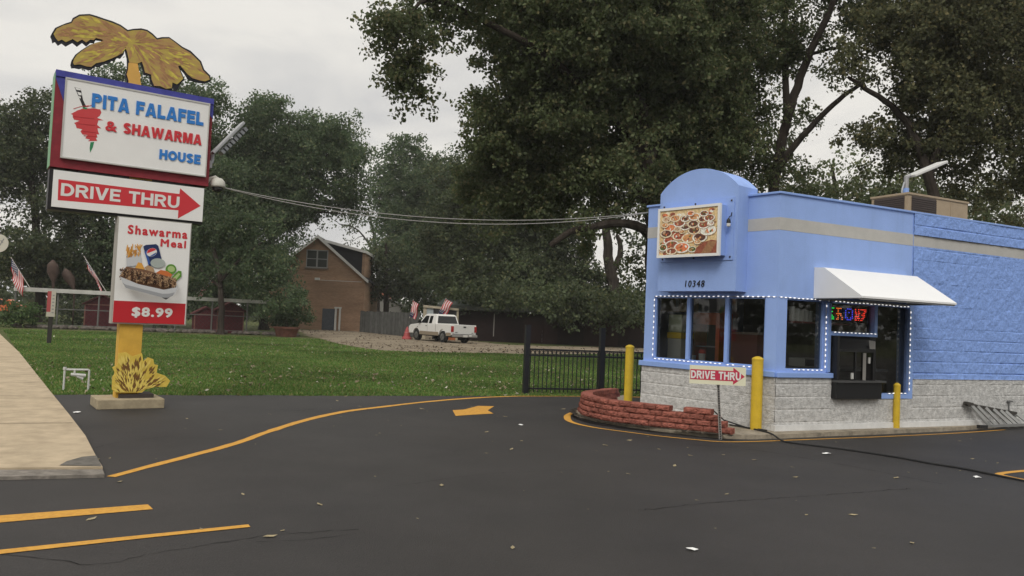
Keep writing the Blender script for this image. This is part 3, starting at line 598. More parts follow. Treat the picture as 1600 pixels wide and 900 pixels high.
# interior fittings seen through the glass
cab = thing('drink_dispenser', 'tall drink dispenser with clear tank and yellow band behind left window', 'dispenser', fw(0, 0), RZ+LZ)
m = MB(); m.box(.18, .49, .45, .8, .5, 1.42); m.build('cabinet', mat('grey machine', (.50, .50, .46), rough=.5), cab, bevel=.01)
m = MB(); m.box(.175, .495, .44, .81, 1.42, 1.53); m.build('band', mat('yellow plastic', (.75, .52, .04), rough=.4), cab)
m = MB(); m.box(.18, .49, .45, .8, 1.53, 1.86); m.build('tank', mat('cloudy plastic', (.42, .46, .32), rough=.3), cab, bevel=.02)
t_ = thing('wall_cupboard', 'beige wall cupboard with a paper note behind the left window', 'cupboard', fw(0, 0), RZ+LZ)
m = MB(); m.box(-.22, .40, .7, 1.05, 1.92, 2.36); m.build('cupboard_box', mat('beige board', (.42, .34, .22), rough=.8, var=.1), t_); m = MB(); m.box(.15, .21, .69, .698, 2.0, 2.15); m.build('note', mat('paper', (.6, .6, .6)), t_)
t_ = thing('display_cabinet', 'orange framed glass display cabinet behind the middle street window', 'display cabinet', fw(0, 0), RZ+LZ)
om = mat('orange wood', (.52, .14, .055), rough=.6, var=.15, vscale=6)
m = MB(); m.box(.30, .38, 1.0, 1.4, .1, 1.92); m.box(.84, .92, 1.0, 1.4, .1, 1.92); m.box(.38, .84, 1.0, 1.4, 1.70, 1.92); m.box(.38, .84, 1.0, 1.4, .1, .9); m.build('frame', om, t_)
m = MB(); m.box(.38, .84, 1.36, 1.4, .9, 1.7); m.build('back_panel', mat('teal dark', (.045, .065, .06), rough=.4), t_)
m = MB(); m.box(.38, .84, 1.05, 1.36, 1.28, 1.30); m.build('shelf', mat('shelf steel', (.3, .3, .3), rough=.4), t_)
t_ = thing('back_counter', 'dark service counter with reddish top behind the street windows', 'counter', fw(0, 0), RZ+LZ)
m = MB(); m.box(1.12, 1.78, .9, 1.25, .1, 1.55); m.build('counter_body', mat('maroon board', (.16, .05, .04), rough=.7), t_); m = MB(); m.box(1.10, 1.80, .88, 1.27, 1.55, 1.59); m.build('counter_top', mat('counter top', (.2, .15, .12), rough=.4), t_)
def tub(M_, rz, u, y, z, r, h, lid, label):
    t_ = thing('food_tub', label, 'tub', M_ @ Vector((u, y, z)), rz); m = MB(); m.lathe([(r*.85, 0), (r, h)], n=16); m.build('bucket', mat('white tub', (.6, .6, .55), rough=.4), t_)
    m = MB(); m.lathe([(r*1.05, h), (r*1.05, h+.02), (r*.7, h+lid[1])], n=16); m.build('lid', mat('lid '+label[:6], lid[0], rough=.4), t_)
tub(FM, RZ+LZ, 1.06, .32, 1.045, .06, .14, ((.62, .08, .05), .07), 'white tub with domed red lid on the middle window ledge')
tub(FM, RZ+LZ, .90, .28, 1.045, .05, .08, ((.6, .6, .58), .01), 'small white lidded tub left of the red-lidded one')
m = MB(); m.box(.25, 2.46, .205, .5, .95, 1.04); tag(m.build('window_ledge', mat('ledge', (.12, .12, .11), rough=.5), None, fw(0, 0), RZ+LZ), 'narrow grey ledge inside the three street windows', 'ledge')
m = MB(); m.box(.55, 1.9, .22, .46, 1.78, 1.81); sh = tag(m.build('cup_shelf', mat('shelf white', (.2, .06, .05), rough=.5), None, rw(0, 0), RZ), 'dark red shelf carrying stacked cups behind the single window', 'shelf')
cupm = mat('white foam cup', (.85, .85, .83), rough=.6)
cme = None
for i, (u, h) in enumerate([(.66, .24), (.76, .21), (.86, .20), (.96, .19), (1.06, .18)]):
    m = MB(); k = 5; prof = []
    for q in range(k): prof += [(.040, q*h/k), (.05, (q+.95)*h/k)]
    m.lathe(prof, n=14); o = m.build('cup_stack', cupm, None, rw(u, .33, 1.811), RZ); tag(o, ['tallest stack of white cups at the left end of the shelf', 'stack of white cups, second from the left on the shelf', 'stack of white cups, middle one of the five', 'stack of white cups, fourth from the left on the shelf', 'shortest stack of white cups at the right end'][i], 'cups', 'stacks of white cups')
t_ = thing('microwave', 'small pale microwave on the counter behind the single window', 'microwave', rw(0, 0), RZ)
m = MB(); m.box(1.0, 1.38, .36, .7, 1.05, 1.2); m.build('case', mat('pale plastic', (.42, .42, .38), rough=.4), t_, bevel=.01); m = MB(); m.box(1.02, 1.25, .35, .362, 1.07, 1.18); m.build('door', dark, t_)
t_ = thing('prep_counter', 'dark prep counter running behind the single window and order window', 'counter', rw(0, 0), RZ)
m = MB(); m.box(.3, 3.0, .35, .95, .1, 1.0); m.build('counter_body', mat('dark counter', (.05, .045, .04), rough=.6), t_); m = MB(); m.box(.28, 3.02, .33, .97, 1.0, 1.04); m.build('counter_top', mat('steel top', (.25, .25, .25), rough=.35, metal=.7), t_)
# roof: air conditioner and flood lamp
t_ = thing('air_conditioner', 'tan rooftop air conditioner with dark louvred ends', 'air conditioner', rw(4.6, 1.2, 3.66), RZ)
tan = mat('tan sheet metal', (.36, .28, .19), rough=.6, spec=.3, var=.06, vscale=4, dirt=.2)
m = MB(); m.box(0, 1.85, 0, .85, 0, .8); m.box(-.02, 1.87, -.02, .87, .8, .84); m.box(.85, .88, -.006, 0, .02, .8); m.box(1.30, 1.33, -.006, 0, .02, .8); m.build('case', tan, t_)
m = MB(); m.box(.1, .84, -.008, -.001, .08, .78); m.box(-.008, -.001, .08, .78, .08, .78)
for i in range(16): m.box(.1, .84, -.02, -.008, .1+i*.042, .115+i*.042); m.box(-.02, -.008, .08, .78, .1+i*.042, .115+i*.042)
m.build('louvre_panel', mat('dark louvre', (.07, .055, .05), rough=.6), t_)
t_ = thing('roof_light', 'pale LED area light on a blue painted post above the roof', 'light', rw(5.85, 2.2, 3.5), RZ)
m = MB(); m.tube([(0, 0, 0), (0, 0, 1.35)], .06, 12); m.build('post', trimb, t_); m = MB(); m.tube([(0, 0, 1.35), (0, 0, 1.60)], .05, 12); m.tube([(0, 0, 1.58), (.12, -.01, 1.64)], .04, 10); m.build('bracket', mat('grey bracket', (.35, .35, .36), rough=.5, metal=.4), t_)
m = MB(); m.tube([(-.07, 0, 1.1), (-.13, 0, 1.15), (-.13, 0, 1.30), (-.06, 0, 1.48)], .018, 6); m.build('conduit', mat('conduit', (.4, .42, .45), rough=.6), t_)
m = MB(); m.bar((.1, -.01, 1.62), (1.12, -.05, 2.05), .28, .06); m.build('lamp_head', mat('pale lamp', (.62, .62, .60), rough=.5), t_, bevel=.015)
# ================================================================== POLE SIGN
S0 = Vector((-5.87, 12.47, 0)); SA = atan2(.57, .82); se = (cos(SA), sin(SA))
def sp(x, y): return onplane(x, y, S0, se)
def z2(*ps): return [sp(80+x/5, 100+y/5) for x, y in ps]            # zoomed crops measured on the sign's own plane
PS = thing('pole_sign', 'tall roadside restaurant sign with painted palm cutouts, two light cabinets and a meal poster', 'sign', S0, SA)
signwhite = mat('sign face', (.78, .775, .75), rough=.4, spec=.4, var=.03, vscale=1.5)
sred = mat('sign red', (.56, .035, .045), rough=.5); sblue = mat('sign blue', (.03, .19, .55), rough=.5)
maroon = mat('cabinet maroon', (.22, .022, .032), rough=.6, var=.15, vscale=5, dirt=.2); navy = mat('cabinet blue', (.055, .06, .30), rough=.6, var=.15, vscale=5)
m = MB(); m.box(-.48, .47, -.2, .55, 0, .15); m.build('plinth', mat('plinth concrete', (.36, .30, .20), rough=.95, var=.15, vscale=8, bump=.4, bscale=60, dirt=.4), PS, bevel=.012)
m = MB(); m.box(-.2, .13, .05, .30, .15, 3.6); m.build('post', mat('post yellow', (.60, .36, .055), rough=.65, var=.08, vscale=5, dirt=.3), PS)
m = MB(); m.box(-.16, .34, -.02, .4, .15, .21); m.build('post_base', mat('rust dark', (.05, .04, .035), rough=.8), PS)
# upper cabinet
m = MB(); m.box(-1.29, .98, .0, .34, 3.60, 5.015); cb = m.build('sign_cabinet', maroon, PS)
m = MB(); m.box(-1.292, .982, -.03, .345, 4.955, 5.05); m.prism([(-1.29, 4.96), (-1.29, 4.93), (-1.17, 4.60), (-1.16, 4.96)], -.012, -.001); m.prism([(.985, 4.96), (.985, 4.72), (.92, 4.80), (.92, 4.96)], -.012, -.001); m.build('blue_band', navy, cb)
m = MB(); m.box(-1.30, -1.291, .0, .34, 3.60, 5.01); m.build('green_edge', mat('pale green', (.22, .42, .24), rough=.6), cb)
m = MB()
for b in [(-1.165, .92, 4.93, 4.955), (-1.165, .92, 3.74, 3.760), (-1.165, -1.148, 3.760, 4.93), (.903, .92, 3.760, 4.93)]: m.box(b[0], b[1], -.06, -.001, b[2], b[3])
m.build('face_frame', mat('grey white frame', (.50, .49, .46), rough=.5, dirt=.3, vscale=12), cb)
m = MB(); m.box(-1.148, .903, -.05, -.001, 3.760, 4.93); m.build('sign_face', signwhite, cb)
yl = -.051
m = MB(); m.letters('PITA FALAFEL', -.80, .83, 4.57, 4.785, yl, .012); m.build('lettering', sblue, cb); m = MB(); m.letters('HOUSE', .195, .82, 3.93, 4.085, yl, .012); m.build('lettering', sblue, cb)
m = MB(); m.text('&', -.595, -.435, 4.245, 4.40, yl, .012, bold=.04); m.build('lettering', sred, cb); m = MB(); m.letters('SHAWARMA', -.345, .82, 4.245, 4.415, yl, .012); m.build('lettering', sred, cb)
m = MB()
meat = z2((160, 390), (200, 368), (250, 352), (330, 352), (380, 360), (388, 385), (375, 410), (355, 425), (405, 445), (365, 445), (355, 480), (388, 508), (358, 506), (362, 530), (372, 555), (350, 553), (358, 578), (345, 582), (356, 605), (320, 606), (282, 608), (300, 595), (262, 585), (280, 560), (240, 555), (225, 530), (240, 515), (195, 505), (188, 480), (175, 465), (220, 448), (175, 440), (165, 420), (165, 402), (148, 395))
m.flat(meat, yl-.001, 0, 'xz')
for a, b in [((170, 415), (330, 432)), ((200, 470), (340, 485)), ((240, 530), (345, 540)), ((250, 565), (345, 572))]:
    p, q = z2(a, b); m.bar((p[0], yl-.002, p[1]), (q[0], yl-.002, q[1]), .002, .012, 1)
for a, b in [((290, 330), (225, 338)), ((225, 338), (170, 355)), ((270, 340), (320, 325))]:
    p, q = z2(a, b); m.bar((p[0], yl-.002, p[1]), (q[0], yl-.002, q[1]), .002, .008, 0)
m.flat(z2((245, 340), (280, 350), (268, 362), (240, 350)), yl-.0025, 2, 'xz')
m.flat(z2((303, 615), (332, 612), (322, 655), (300, 698), (297, 660)), yl-.001, 2, 'xz')
kn = z2((178, 185), (228, 200), (245, 285), (272, 340), (245, 345), (215, 270)); m.flat(kn, yl-.001, 3, 'xz')
for p in [((182, 188), (226, 201), (230, 212), (195, 208)), ((200, 222), (232, 232), (234, 250), (212, 250)), ((208, 255), (228, 262), (226, 275), (218, 272))]: m.flat(z2(*p), yl-.0018, 4, 'xz')
m.build('kebab_emblem', [mat('kebab red', (.55, .055, .06), rough=.5), mat('kebab shade', (.42, .03, .035), rough=.5), mat('kebab green', (.03, .22, .09), rough=.5), mat('print black', (.02, .018, .02), rough=.5), signwhite], cb)
# drive thru cabinet
m = MB(); m.box(-1.285, .925, .02, .30, 2.965, 3.57); dc = m.build('arrow_cabinet', mat('black cabinet', (.014, .013, .014), rough=.5, dirt=.2), PS)
m = MB(); m.box(-1.235, .915, -.012, .02, 3.005, 3.555); m.build('sign_face', signwhite, dc)
def z1(*ps): return [sp(60+x*.4, y*.4) for x, y in ps]
m = MB(); ar = z1((78, 700), (550, 758), (553, 736), (633, 805), (544, 854), (546, 822), (75, 782)); m.flat(ar, -.0135, 0, 'xz'); m.build('arrow', sred, dc)
m = MB(); m.letters('DRIVE THRU', -1.125, .545, 3.18, 3.37, -.0142, .003, t=.20); m.build('lettering', mat('print white', (.70, .69, .66), rough=.45), dc)
m = MB(); m.box(-.9, .7, .05, .28, 3.57, 3.60); m.build('spacer', dark, dc)
# meal poster
def z3(*ps): return [sp(160+x/4.74, 330+y/4.737) for x, y in ps]
m = MB(); m.box(-.335, .76, .0, .22, 1.30, 2.964); pc = m.build('poster_cabinet', mat('poster side grey', (.36, .345, .31), rough=.6, dirt=.35, vscale=12), PS)
m = MB(); m.box(-.315, .745, -.012, -.0005, 1.32, 2.95); m.build('poster_face', signwhite, pc)
m = MB(); m.add([(-.315, -.0135, 1.32), (.735, -.0135, 1.32), (.735, -.0135, 1.655), (-.315, -.0135, 1.655)], [(0, 1, 2, 3)]); m.build('price_band', mat('price red', (.47, .018, .026), rough=.45), pc)
m = MB(); m.text('$8.99', -.055, .545, 1.40, 1.57, -.0145, .003, bold=.05, spacing=1.12); m.build('price', mat('print white', (.70, .69, .66)), pc)
m = MB(); m.text('Shawarma', -.185, .70, 2.70, 2.845, -.0135, .003, bold=.05, spacing=1.25); m.build('lettering', sred, pc); m = MB(); m.text('Meal', .30, .685, 2.545, 2.67, -.0135, .003, bold=.05, spacing=1.2); m.build('lettering', sred, pc)
pp = [mat('food tray white', (.52, .53, .54), rough=.5), mat('food tray shade', (.30, .31, .32), rough=.5), mat('food brown', (.17, .085, .045), rough=.5), mat('food tan', (.42, .27, .15), rough=.5), mat('food dark', (.045, .022, .014), rough=.5), mat('can blue', (.014, .028, .10), rough=.4), sred, mat('print white', (.7, .69, .66)), mat('can mid blue', (.03, .09, .32), rough=.4), mat('fries', (.66, .33, .06), rough=.5), mat('dip grey', (.36, .40, .37), rough=.5), mat('pickle', (.10, .25, .03), rough=.5), mat('pickle pale', (.38, .50, .20), rough=.5), mat('carrot', (.55, .15, .04), rough=.5), mat('poster shadow print', (.13, .13, .13), rough=.5), mat('fry dark', (.48, .20, .03), rough=.5)]
m = MB(); yq = -.0135; lay = [0]
def fl(pts, k): lay[0] += 1; m.flat(pts, yq-.00025*lay[0], k, 'xz')
fl(z3((440, 640), (530, 575), (540, 590), (520, 620), (470, 655)), 14)
fl(z3((175, 330), (285, 310), (288, 400), (180, 410)), 0); fl(z3((175, 330), (215, 345), (218, 405), (180, 410)), 1)
r5 = random.Random(5)
for i in range(46):
    x = r5.uniform(178, 280); y = r5.uniform(262, 335); a = r5.uniform(-.5, .5); L_ = r5.uniform(14, 30); wd_ = 3.2
    fl(z3((x-wd_*cos(a)-L_*sin(a), y+wd_*sin(a)-L_*cos(a)), (x+wd_*cos(a)-L_*sin(a), y-wd_*sin(a)-L_*cos(a)), (x+wd_*cos(a)+L_*sin(a)*.6, y-wd_*sin(a)+L_*cos(a)*.6), (x-wd_*cos(a)+L_*sin(a)*.6, y+wd_*sin(a)+L_*cos(a)*.6)), r5.choice([9, 9, 15, 9]))
fl(z3((175, 345), (285, 335), (288, 400), (180, 410)), 0)
fl(z3((300, 262), (320, 250), (395, 244), (412, 258), (440, 370), (425, 400), (340, 405), (325, 350)), 5); fl(z3((308, 300), (325, 290), (352, 385), (338, 400), (328, 360)), 8)
def zc(cx, cy, rx, ry, a0, a1, rot, n=14): return z3(*[(cx+rx*cos(t)*cos(rot)-ry*sin(t)*sin(rot), cy+rx*cos(t)*sin(rot)+ry*sin(t)*cos(rot)) for t in [a0+(a1-a0)*i/n for i in range(n+1)]])
ro = -.35
fl(zc(363, 305, 39, 30, 0, 2*pi, ro, 22), 7); fl(zc(363, 303, 36, 27, pi*1.02, 2*pi*.98, ro), 6); fl(zc(363, 308, 36, 25, .35, pi*.72, ro), 8)
fl(zc(408, 385, 55, 36, 0, 2*pi, .05, 22), 10)
fl(z3((240, 420), (262, 378), (290, 385), (312, 430), (270, 445)), 9); fl(z3((310, 415), (335, 400), (375, 420), (385, 450), (330, 450)), 3)
fl(zc(505, 430, 40, 38, 0, 2*pi, 0, 20), 11); fl(zc(507, 428, 27, 22, 0, 2*pi, 0.2, 18), 12); fl(z3((510, 490), (560, 440), (583, 445), (582, 485), (545, 515)), 11); fl(z3((520, 495), (560, 458), (574, 465), (545, 505)), 12)
fl(z3((395, 455), (430, 435), (480, 445), (515, 470), (500, 495), (430, 480)), 13)
fl(z3((120, 488), (175, 410), (300, 430), (440, 470), (545, 505), (540, 545), (500, 570), (440, 582), (250, 545)), 2)
for i in range(520):
    t = r5.random(); x = 128+t*405; top = 425+t*75; bot = 497+t*75
    y = r5.uniform(top, bot); a = r5.uniform(-1.1, 1.1)+1.57*(r5.random() < .7); L_ = r5.uniform(5, 15); wd_ = r5.uniform(1.5, 4)
    k = 4 if abs(((t*7.3) % 1)-.5) < .11 else r5.choice([2, 3, 3, 3, 4, 3])
    fl(z3((x-L_*cos(a)-wd_*sin(a), y-L_*sin(a)+wd_*cos(a)), (x+L_*cos(a)-wd_*sin(a), y+L_*sin(a)+wd_*cos(a)), (x+L_*cos(a)+wd_*sin(a), y+L_*sin(a)-wd_*cos(a)), (x-L_*cos(a)+wd_*sin(a), y-L_*sin(a)-wd_*cos(a))), k)
yq -= .001
fl(z3((118, 485), (250, 540), (440, 582), (545, 562), (520, 615), (470, 640), (430, 640), (160, 568), (135, 530)), 0)
fl(z3((135, 530), (160, 545), (430, 612), (480, 610), (520, 600), (505, 625), (470, 640), (430, 640), (160, 568)), 1)
m.build('meal_picture', pp, pc)
# palm crown cutout
def zp(*ps): return [sp(80+x/6.154, 10+y/6.154) for x, y in ps]
crown = [(0, 265), (15, 235), (45, 185), (100, 160), (150, 140), (200, 125), (215, 90), (280, 55), (380, 50), (450, 70), (520, 95), (600, 120), (680, 155), (750, 205), (800, 195), (880, 190), (940, 205), (990, 240), (1035, 285), (1080, 275), (1150, 275), (1200, 310), (1280, 370), (1360, 410), (1400, 450), (1460, 510), (1490, 590), (1550, 650), (1553, 700), (1500, 722), (1440, 715), (1370, 697), (1335, 680), (1300, 625), (1248, 568), (1300, 690), (1262, 725), (1240, 770), (1205, 812), (1186, 735), (1180, 795), (1120, 800), (1060, 775), (1000, 775), (965, 700), (960, 645), (905, 640), (895, 590), (872, 520), (850, 545), (850, 600), (872, 660), (868, 700), (888, 790), (745, 770), (740, 700), (728, 640), (745, 560), (742, 480), (720, 390), (712, 440), (680, 480), (650, 472), (620, 505), (600, 500), (560, 530), (520, 530), (480, 560), (440, 555), (390, 590), (350, 585), (310, 570), (280, 580), (235, 570), (205, 572), (195, 540), (205, 500), (240, 445), (300, 400), (380, 350), (440, 330), (500, 325), (520, 310), (440, 300), (425, 330), (390, 325), (350, 360), (310, 325), (260, 362), (215, 325), (150, 360), (110, 330), (75, 352), (45, 315), (20, 328), (12, 290)]
m = MB(); m.prism(zp(*crown), .12, .17); pl = m.build('palm_crown', mat('palm black edge', (.016, .016, .022), rough=.6), PS)
paint = mat('palm paint', (.40, .23, .105), rough=.6, spec=.25, vscale=3.4, c2=(.47, .37, .08), stretch=(.9, 1, 2.6), detail=8)
face = [(30, 245), (60, 195), (120, 165), (205, 140), (225, 105), (285, 72), (380, 68), (450, 90), (600, 140), (675, 172), (745, 222), (800, 212), (880, 208), (935, 222), (985, 258), (1030, 302), (1085, 292), (1150, 290), (1190, 318), (1270, 382), (1350, 428), (1390, 465), (1445, 520), (1475, 600), (1535, 660), (1540, 690), (1495, 706), (1440, 695), (1375, 675), (1330, 640), (1255, 552), (1235, 560), (1285, 680), (1250, 715), (1225, 735), (1180, 715), (1175, 770), (1120, 778), (1060, 752), (1005, 750), (980, 690), (975, 640), (915, 620), (905, 570), (885, 515), (850, 530), (765, 525), (745, 430), (725, 372), (700, 430), (655, 455), (600, 480), (520, 512), (440, 530), (395, 565), (350, 560), (285, 540), (230, 545), (218, 525), (228, 490), (255, 450), (310, 405), (390, 352), (450, 328), (520, 312), (500, 300), (440, 285), (420, 305), (385, 300), (345, 328), (305, 300), (260, 325), (215, 295), (150, 325), (110, 300), (75, 315), (50, 285)]
m = MB(); m.prism(zp(*face), .108, .119); m.build('painted_fronds', paint, pl)
st = MB(); r6 = random.Random(9); ol = mat('palm olive stroke', (.54, .44, .08), rough=.6, var=.2, vscale=9); br = mat('palm brown stroke', (.37, .20, .09), rough=.6, var=.2, vscale=9)
import numpy as _n
FP = _n.array(face)
def okp(x, y): return bool(inpoly(_n.array([x]), _n.array([y]), FP)[0])
cnt = 0
for i in range(900):
    x = r6.uniform(20, 1540); y = r6.uniform(60, 780); hub = (790, 330); dx, dy = x-hub[0], y-hub[1]; L_ = hypot(dx, dy)
    if L_ < 60: continue
    dx, dy = dx/L_, dy/L_; l = r6.uniform(25, 75); wd_ = r6.uniform(5, 13); dy2 = dy+r6.uniform(-.25, .25)
    a, b = (x-dx*l, y-dy2*l), (x+dx*l, y+dy2*l)
    if not (okp(*a) and okp(*b) and okp(x, y)): continue
    nx_, ny_ = -dy2*wd_, dx*wd_; cnt += 1
    if not (okp(x+nx_, y+ny_) and okp(x-nx_, y-ny_)): continue
    st.flat(zp(a, (x-dx*l*.4+nx_, y-dy2*l*.4+ny_), (x+dx*l*.5+nx_*.8, y+dy2*l*.5+ny_*.8), b, (x+dx*l*.4-nx_, y+dy2*l*.4-ny_), (x-dx*l*.5-nx_*.8, y-dy2*l*.5-ny_*.8)), .1075-.00001*cnt, r6.choice([0, 1, 1]), 'xz')
st.build('brush_strokes', [ol, br], pl)
m = MB(); m.prism(zp((755, 528), (842, 535), (848, 565), (855, 605), (872, 655), (868, 700), (888, 790), (752, 770), (755, 700), (737, 640), (750, 590)), .095, .107); m.build('painted_trunk', mat('palm yellow', (.66, .38, .09), rough=.6, var=.08, vscale=4), pl)
# painted bush at the foot
def zb2(*ps): return [sp(60+x/2.727, 330+y/2.727) for x, y in ps]
bush = [(340, 605), (372, 600), (400, 618), (440, 605), (446, 640), (466, 622), (488, 630), (492, 652), (508, 655), (502, 688), (538, 700), (560, 722), (545, 748), (500, 748), (455, 758), (440, 772), (330, 772), (312, 760), (314, 705), (326, 690), (314, 665), (335, 655)]
m = MB(); m.prism(zb2(*bush), -.03, -.005); bu = m.build('palm_base', mat('bush yellow', (.56, .40, .06), rough=.6, var=.3, vscale=7, c2=(.68, .50, .09)), PS)
m = MB(); r7 = random.Random(3); BP = _n.array(bush); cnt = 0
for i in range(420):
    hub = (395, 790); a = r7.uniform(-1.3, 1.35); d = r7.uniform(30, 185); x = hub[0]+d*sin(a); y = hub[1]-d*cos(a); l = r7.uniform(9, 26); wd_ = r7.uniform(2.5, 6.5)
    q0, q1 = (x-l*sin(a), y+l*cos(a)), (x+l*sin(a), y-l*cos(a))
    if not all(inpoly(_n.array([p[0]]), _n.array([p[1]]), BP)[0] for p in (q0, q1, (x+wd_*cos(a), y+wd_*sin(a)), (x-wd_*cos(a), y-wd_*sin(a)))): continue
    cnt += 1; m.flat(zb2(q0, (x+wd_*cos(a), y+wd_*sin(a)), q1, (x-wd_*cos(a), y-wd_*sin(a))), -.031-.00003*cnt, r7.choice([0, 0, 1, 1]), 'xz')
m.build('leaf_strokes', [mat('bush brown', (.17, .085, .022), rough=.6, var=.2, vscale=20), mat('bush light', (.72, .56, .13), rough=.6)], bu)
SM = Matrix.Translation(S0) @ Matrix.Rotation(SA, 4, 'Z')
def sw_(u, y, z): return SM @ Vector((u, y, z))
# floodlight and dome camera on the sign's edge
fl_ = thing('flood_light', 'grey finned LED floodlight angled up from the right edge of the roadside sign', 'floodlight', sw_(.99, .17, 4.05), SA)
gm_ = mat('grey aluminium', (.38, .39, .40), rough=.5, metal=.3, spec=.5)
m = MB(); m.tube([(0, 0, -.05), (.06, 0, -.02), (.07, 0, .12)], .035, 8); m.box(-.008, .06, -.05, .05, -.12, .0); m.build('bracket', gm_, fl_)
m = MB(); m.bar((.06, 0, .13), (.52, -.05, .72), .24, .05, up=(-.8, 0, .6)); h_ = m.build('lamp_head', gm_, fl_, bevel=.01)
m = MB(); dx = Vector((.46, -.05, .59)).normalized()
for i in range(8):
    c = Vector((.08, 0, .13))+dx*(.12+i*.078)+Vector((.06, 0, -.05)); m.obox(c, (dx, Vector((0, 1, 0)), dx.cross(Vector((0, 1, 0)))), (.026, .1, .035))
m.build('cooling_fin', mat('fin grey', (.22, .23, .24), rough=.5, metal=.3), h_)
dm_ = thing('security_camera', 'white dome security camera hung on a curved arm under the floodlight', 'camera', sw_(.985, .15, 3.66), SA)
m = MB(); m.tube([(0, 0, .02), (.06, 0, .10), (.13, -.02, .13), (.17, -.03, .10)], .028, 8); m.build('arm', mat('cream plastic', (.55, .54, .48), rough=.45), dm_)
m = MB(); m.lathe([(.02, .10), (.07, .09), (.115, .04), (.125, -.03), (.12, -.06)], (.17, -.03, .02), 20); m.build('housing', mat('cream plastic', (.55, .54, .48)), dm_, smooth=True)
m = MB(); m.lathe([(.095, 0), (.09, -.04), (.06, -.075), (.02, -.09)], (.17, -.03, -.04), 18); m.build('dome', mat('smoked dome', (.03, .03, .03), rough=.1, spec=.6), dm_, smooth=True)
# overhead cables
def cable(a, b, sag, r, label):
    pts = []; a = Vector(a); b = Vector(b)
    for i in range(41):
        t = i/40; p = a.lerp(b, t); p.z -= sag*4*t*(1-t); pts.append(p)
    m = MB(); m.tube(pts, r, 5); tag(m.build('overhead_cable', mat('pale cable', (.36, .35, .33), rough=.5)), label, 'cable', 'cables between sign and restaurant')
ca = sw_(1.12, .15, 3.65); cb_ = fw(-.0, -.01, 3.72)
cable(ca, cb_, .33, .0065, 'upper of two pale cables sagging from the sign to the restaurant'); cable(ca+Vector((0, .02, -.0)), cb_+Vector((-.02, 0, -.01)), .40, .0065, 'lower of two pale cables sagging from the sign to the restaurant')

# ================================================================== BOLLARDS, PLANTER WALL, DRIVE-THRU SIGN, FENCE
def bollard(p, r, h, label):
    t_ = thing('bollard', label, 'bollard', (p[0], p[1], 0), 0, 'yellow bollards round the restaurant')
    m = MB(); m.lathe([(r, 0), (r, h-.04)], n=24); m.build('post', mat('bollard yellow', (.62, .42, .03), rough=.45, spec=.4, var=.08, vscale=6, dirt=.12), t_, smooth=False)
    m = MB(); m.lathe([(r+.004, h-.045), (r+.004, h-.02), (r*.8, h), (r*.3, h+.018)], n=24); m.build('cap', mat('bollard yellow', (0, 0, 0)), t_)
bollard(G(981, 633), .088, 1.21, 'yellow bollard behind the left end of the red block planter wall')
bollard(G(1180.5, 678), .088, 1.20, 'yellow bollard on the concrete strip in front of the corner window pillar')
bollard(G(1400, 675), .055, .82, 'short thin yellow bollard beside the drive-through order window')
# concrete strip between the paint line and the restaurant
ap = MB()
front = dense(pxs((897, 650), (935, 660), (985, 668.5), (1040, 676), (1095, 682.5), (1135, 686), (1180, 687), (1220, 685.5), (1300, 682), (1400, 678), (1500, 673), (1570, 668)), .15)
back = [rw(8.0, .0), rw(5, .0), rw(0, .0), fw(LL*.5, .0), fw(0, 0)]
ap.prism([(p.x+random.uniform(-.012, .012), p.y+random.uniform(-.012, .012)) for p in front]+[(p.x, p.y) for p in back]+[tuple(G(975, 622)[:2]), tuple(G(925, 630)[:2])], 0, .07, 0, 'xy')
apm = mat('apron concrete', (.29, .25, .19), rough=.95, var=.3, vscale=6, bump=.5, bscale=35, dirt=.7, detail=10)
struct('concrete_apron', ap, apm)
# block planter wall
pw = MB(); rr = random.Random(12)
path = dense([G(x, y, .05) for x, y in ((953, 634), (925, 638.5), (909, 641.5), (905, 646), (915, 652), (950, 660), (1000, 666.5), (1050, 672), (1100, 677), (1148, 682))], .04)
cum = [0]
for i in range(len(path)-1): cum.append(cum[-1]+(path[i+1]-path[i]).length)
TL = cum[-1]
def at(s):
    s = max(0, min(TL-1e-4, s))
    for i in range(len(cum)-1):
        if cum[i+1] >= s:
            t = (s-cum[i])/max(1e-9, cum[i+1]-cum[i]); p = path[i].lerp(path[i+1], t); d = (path[min(i+3, len(path)-1)]-path[max(0, i-2)]).normalized(); return p, d
    return path[-1], (path[-1]-path[-2]).normalized()
BL, BH = .215, .084
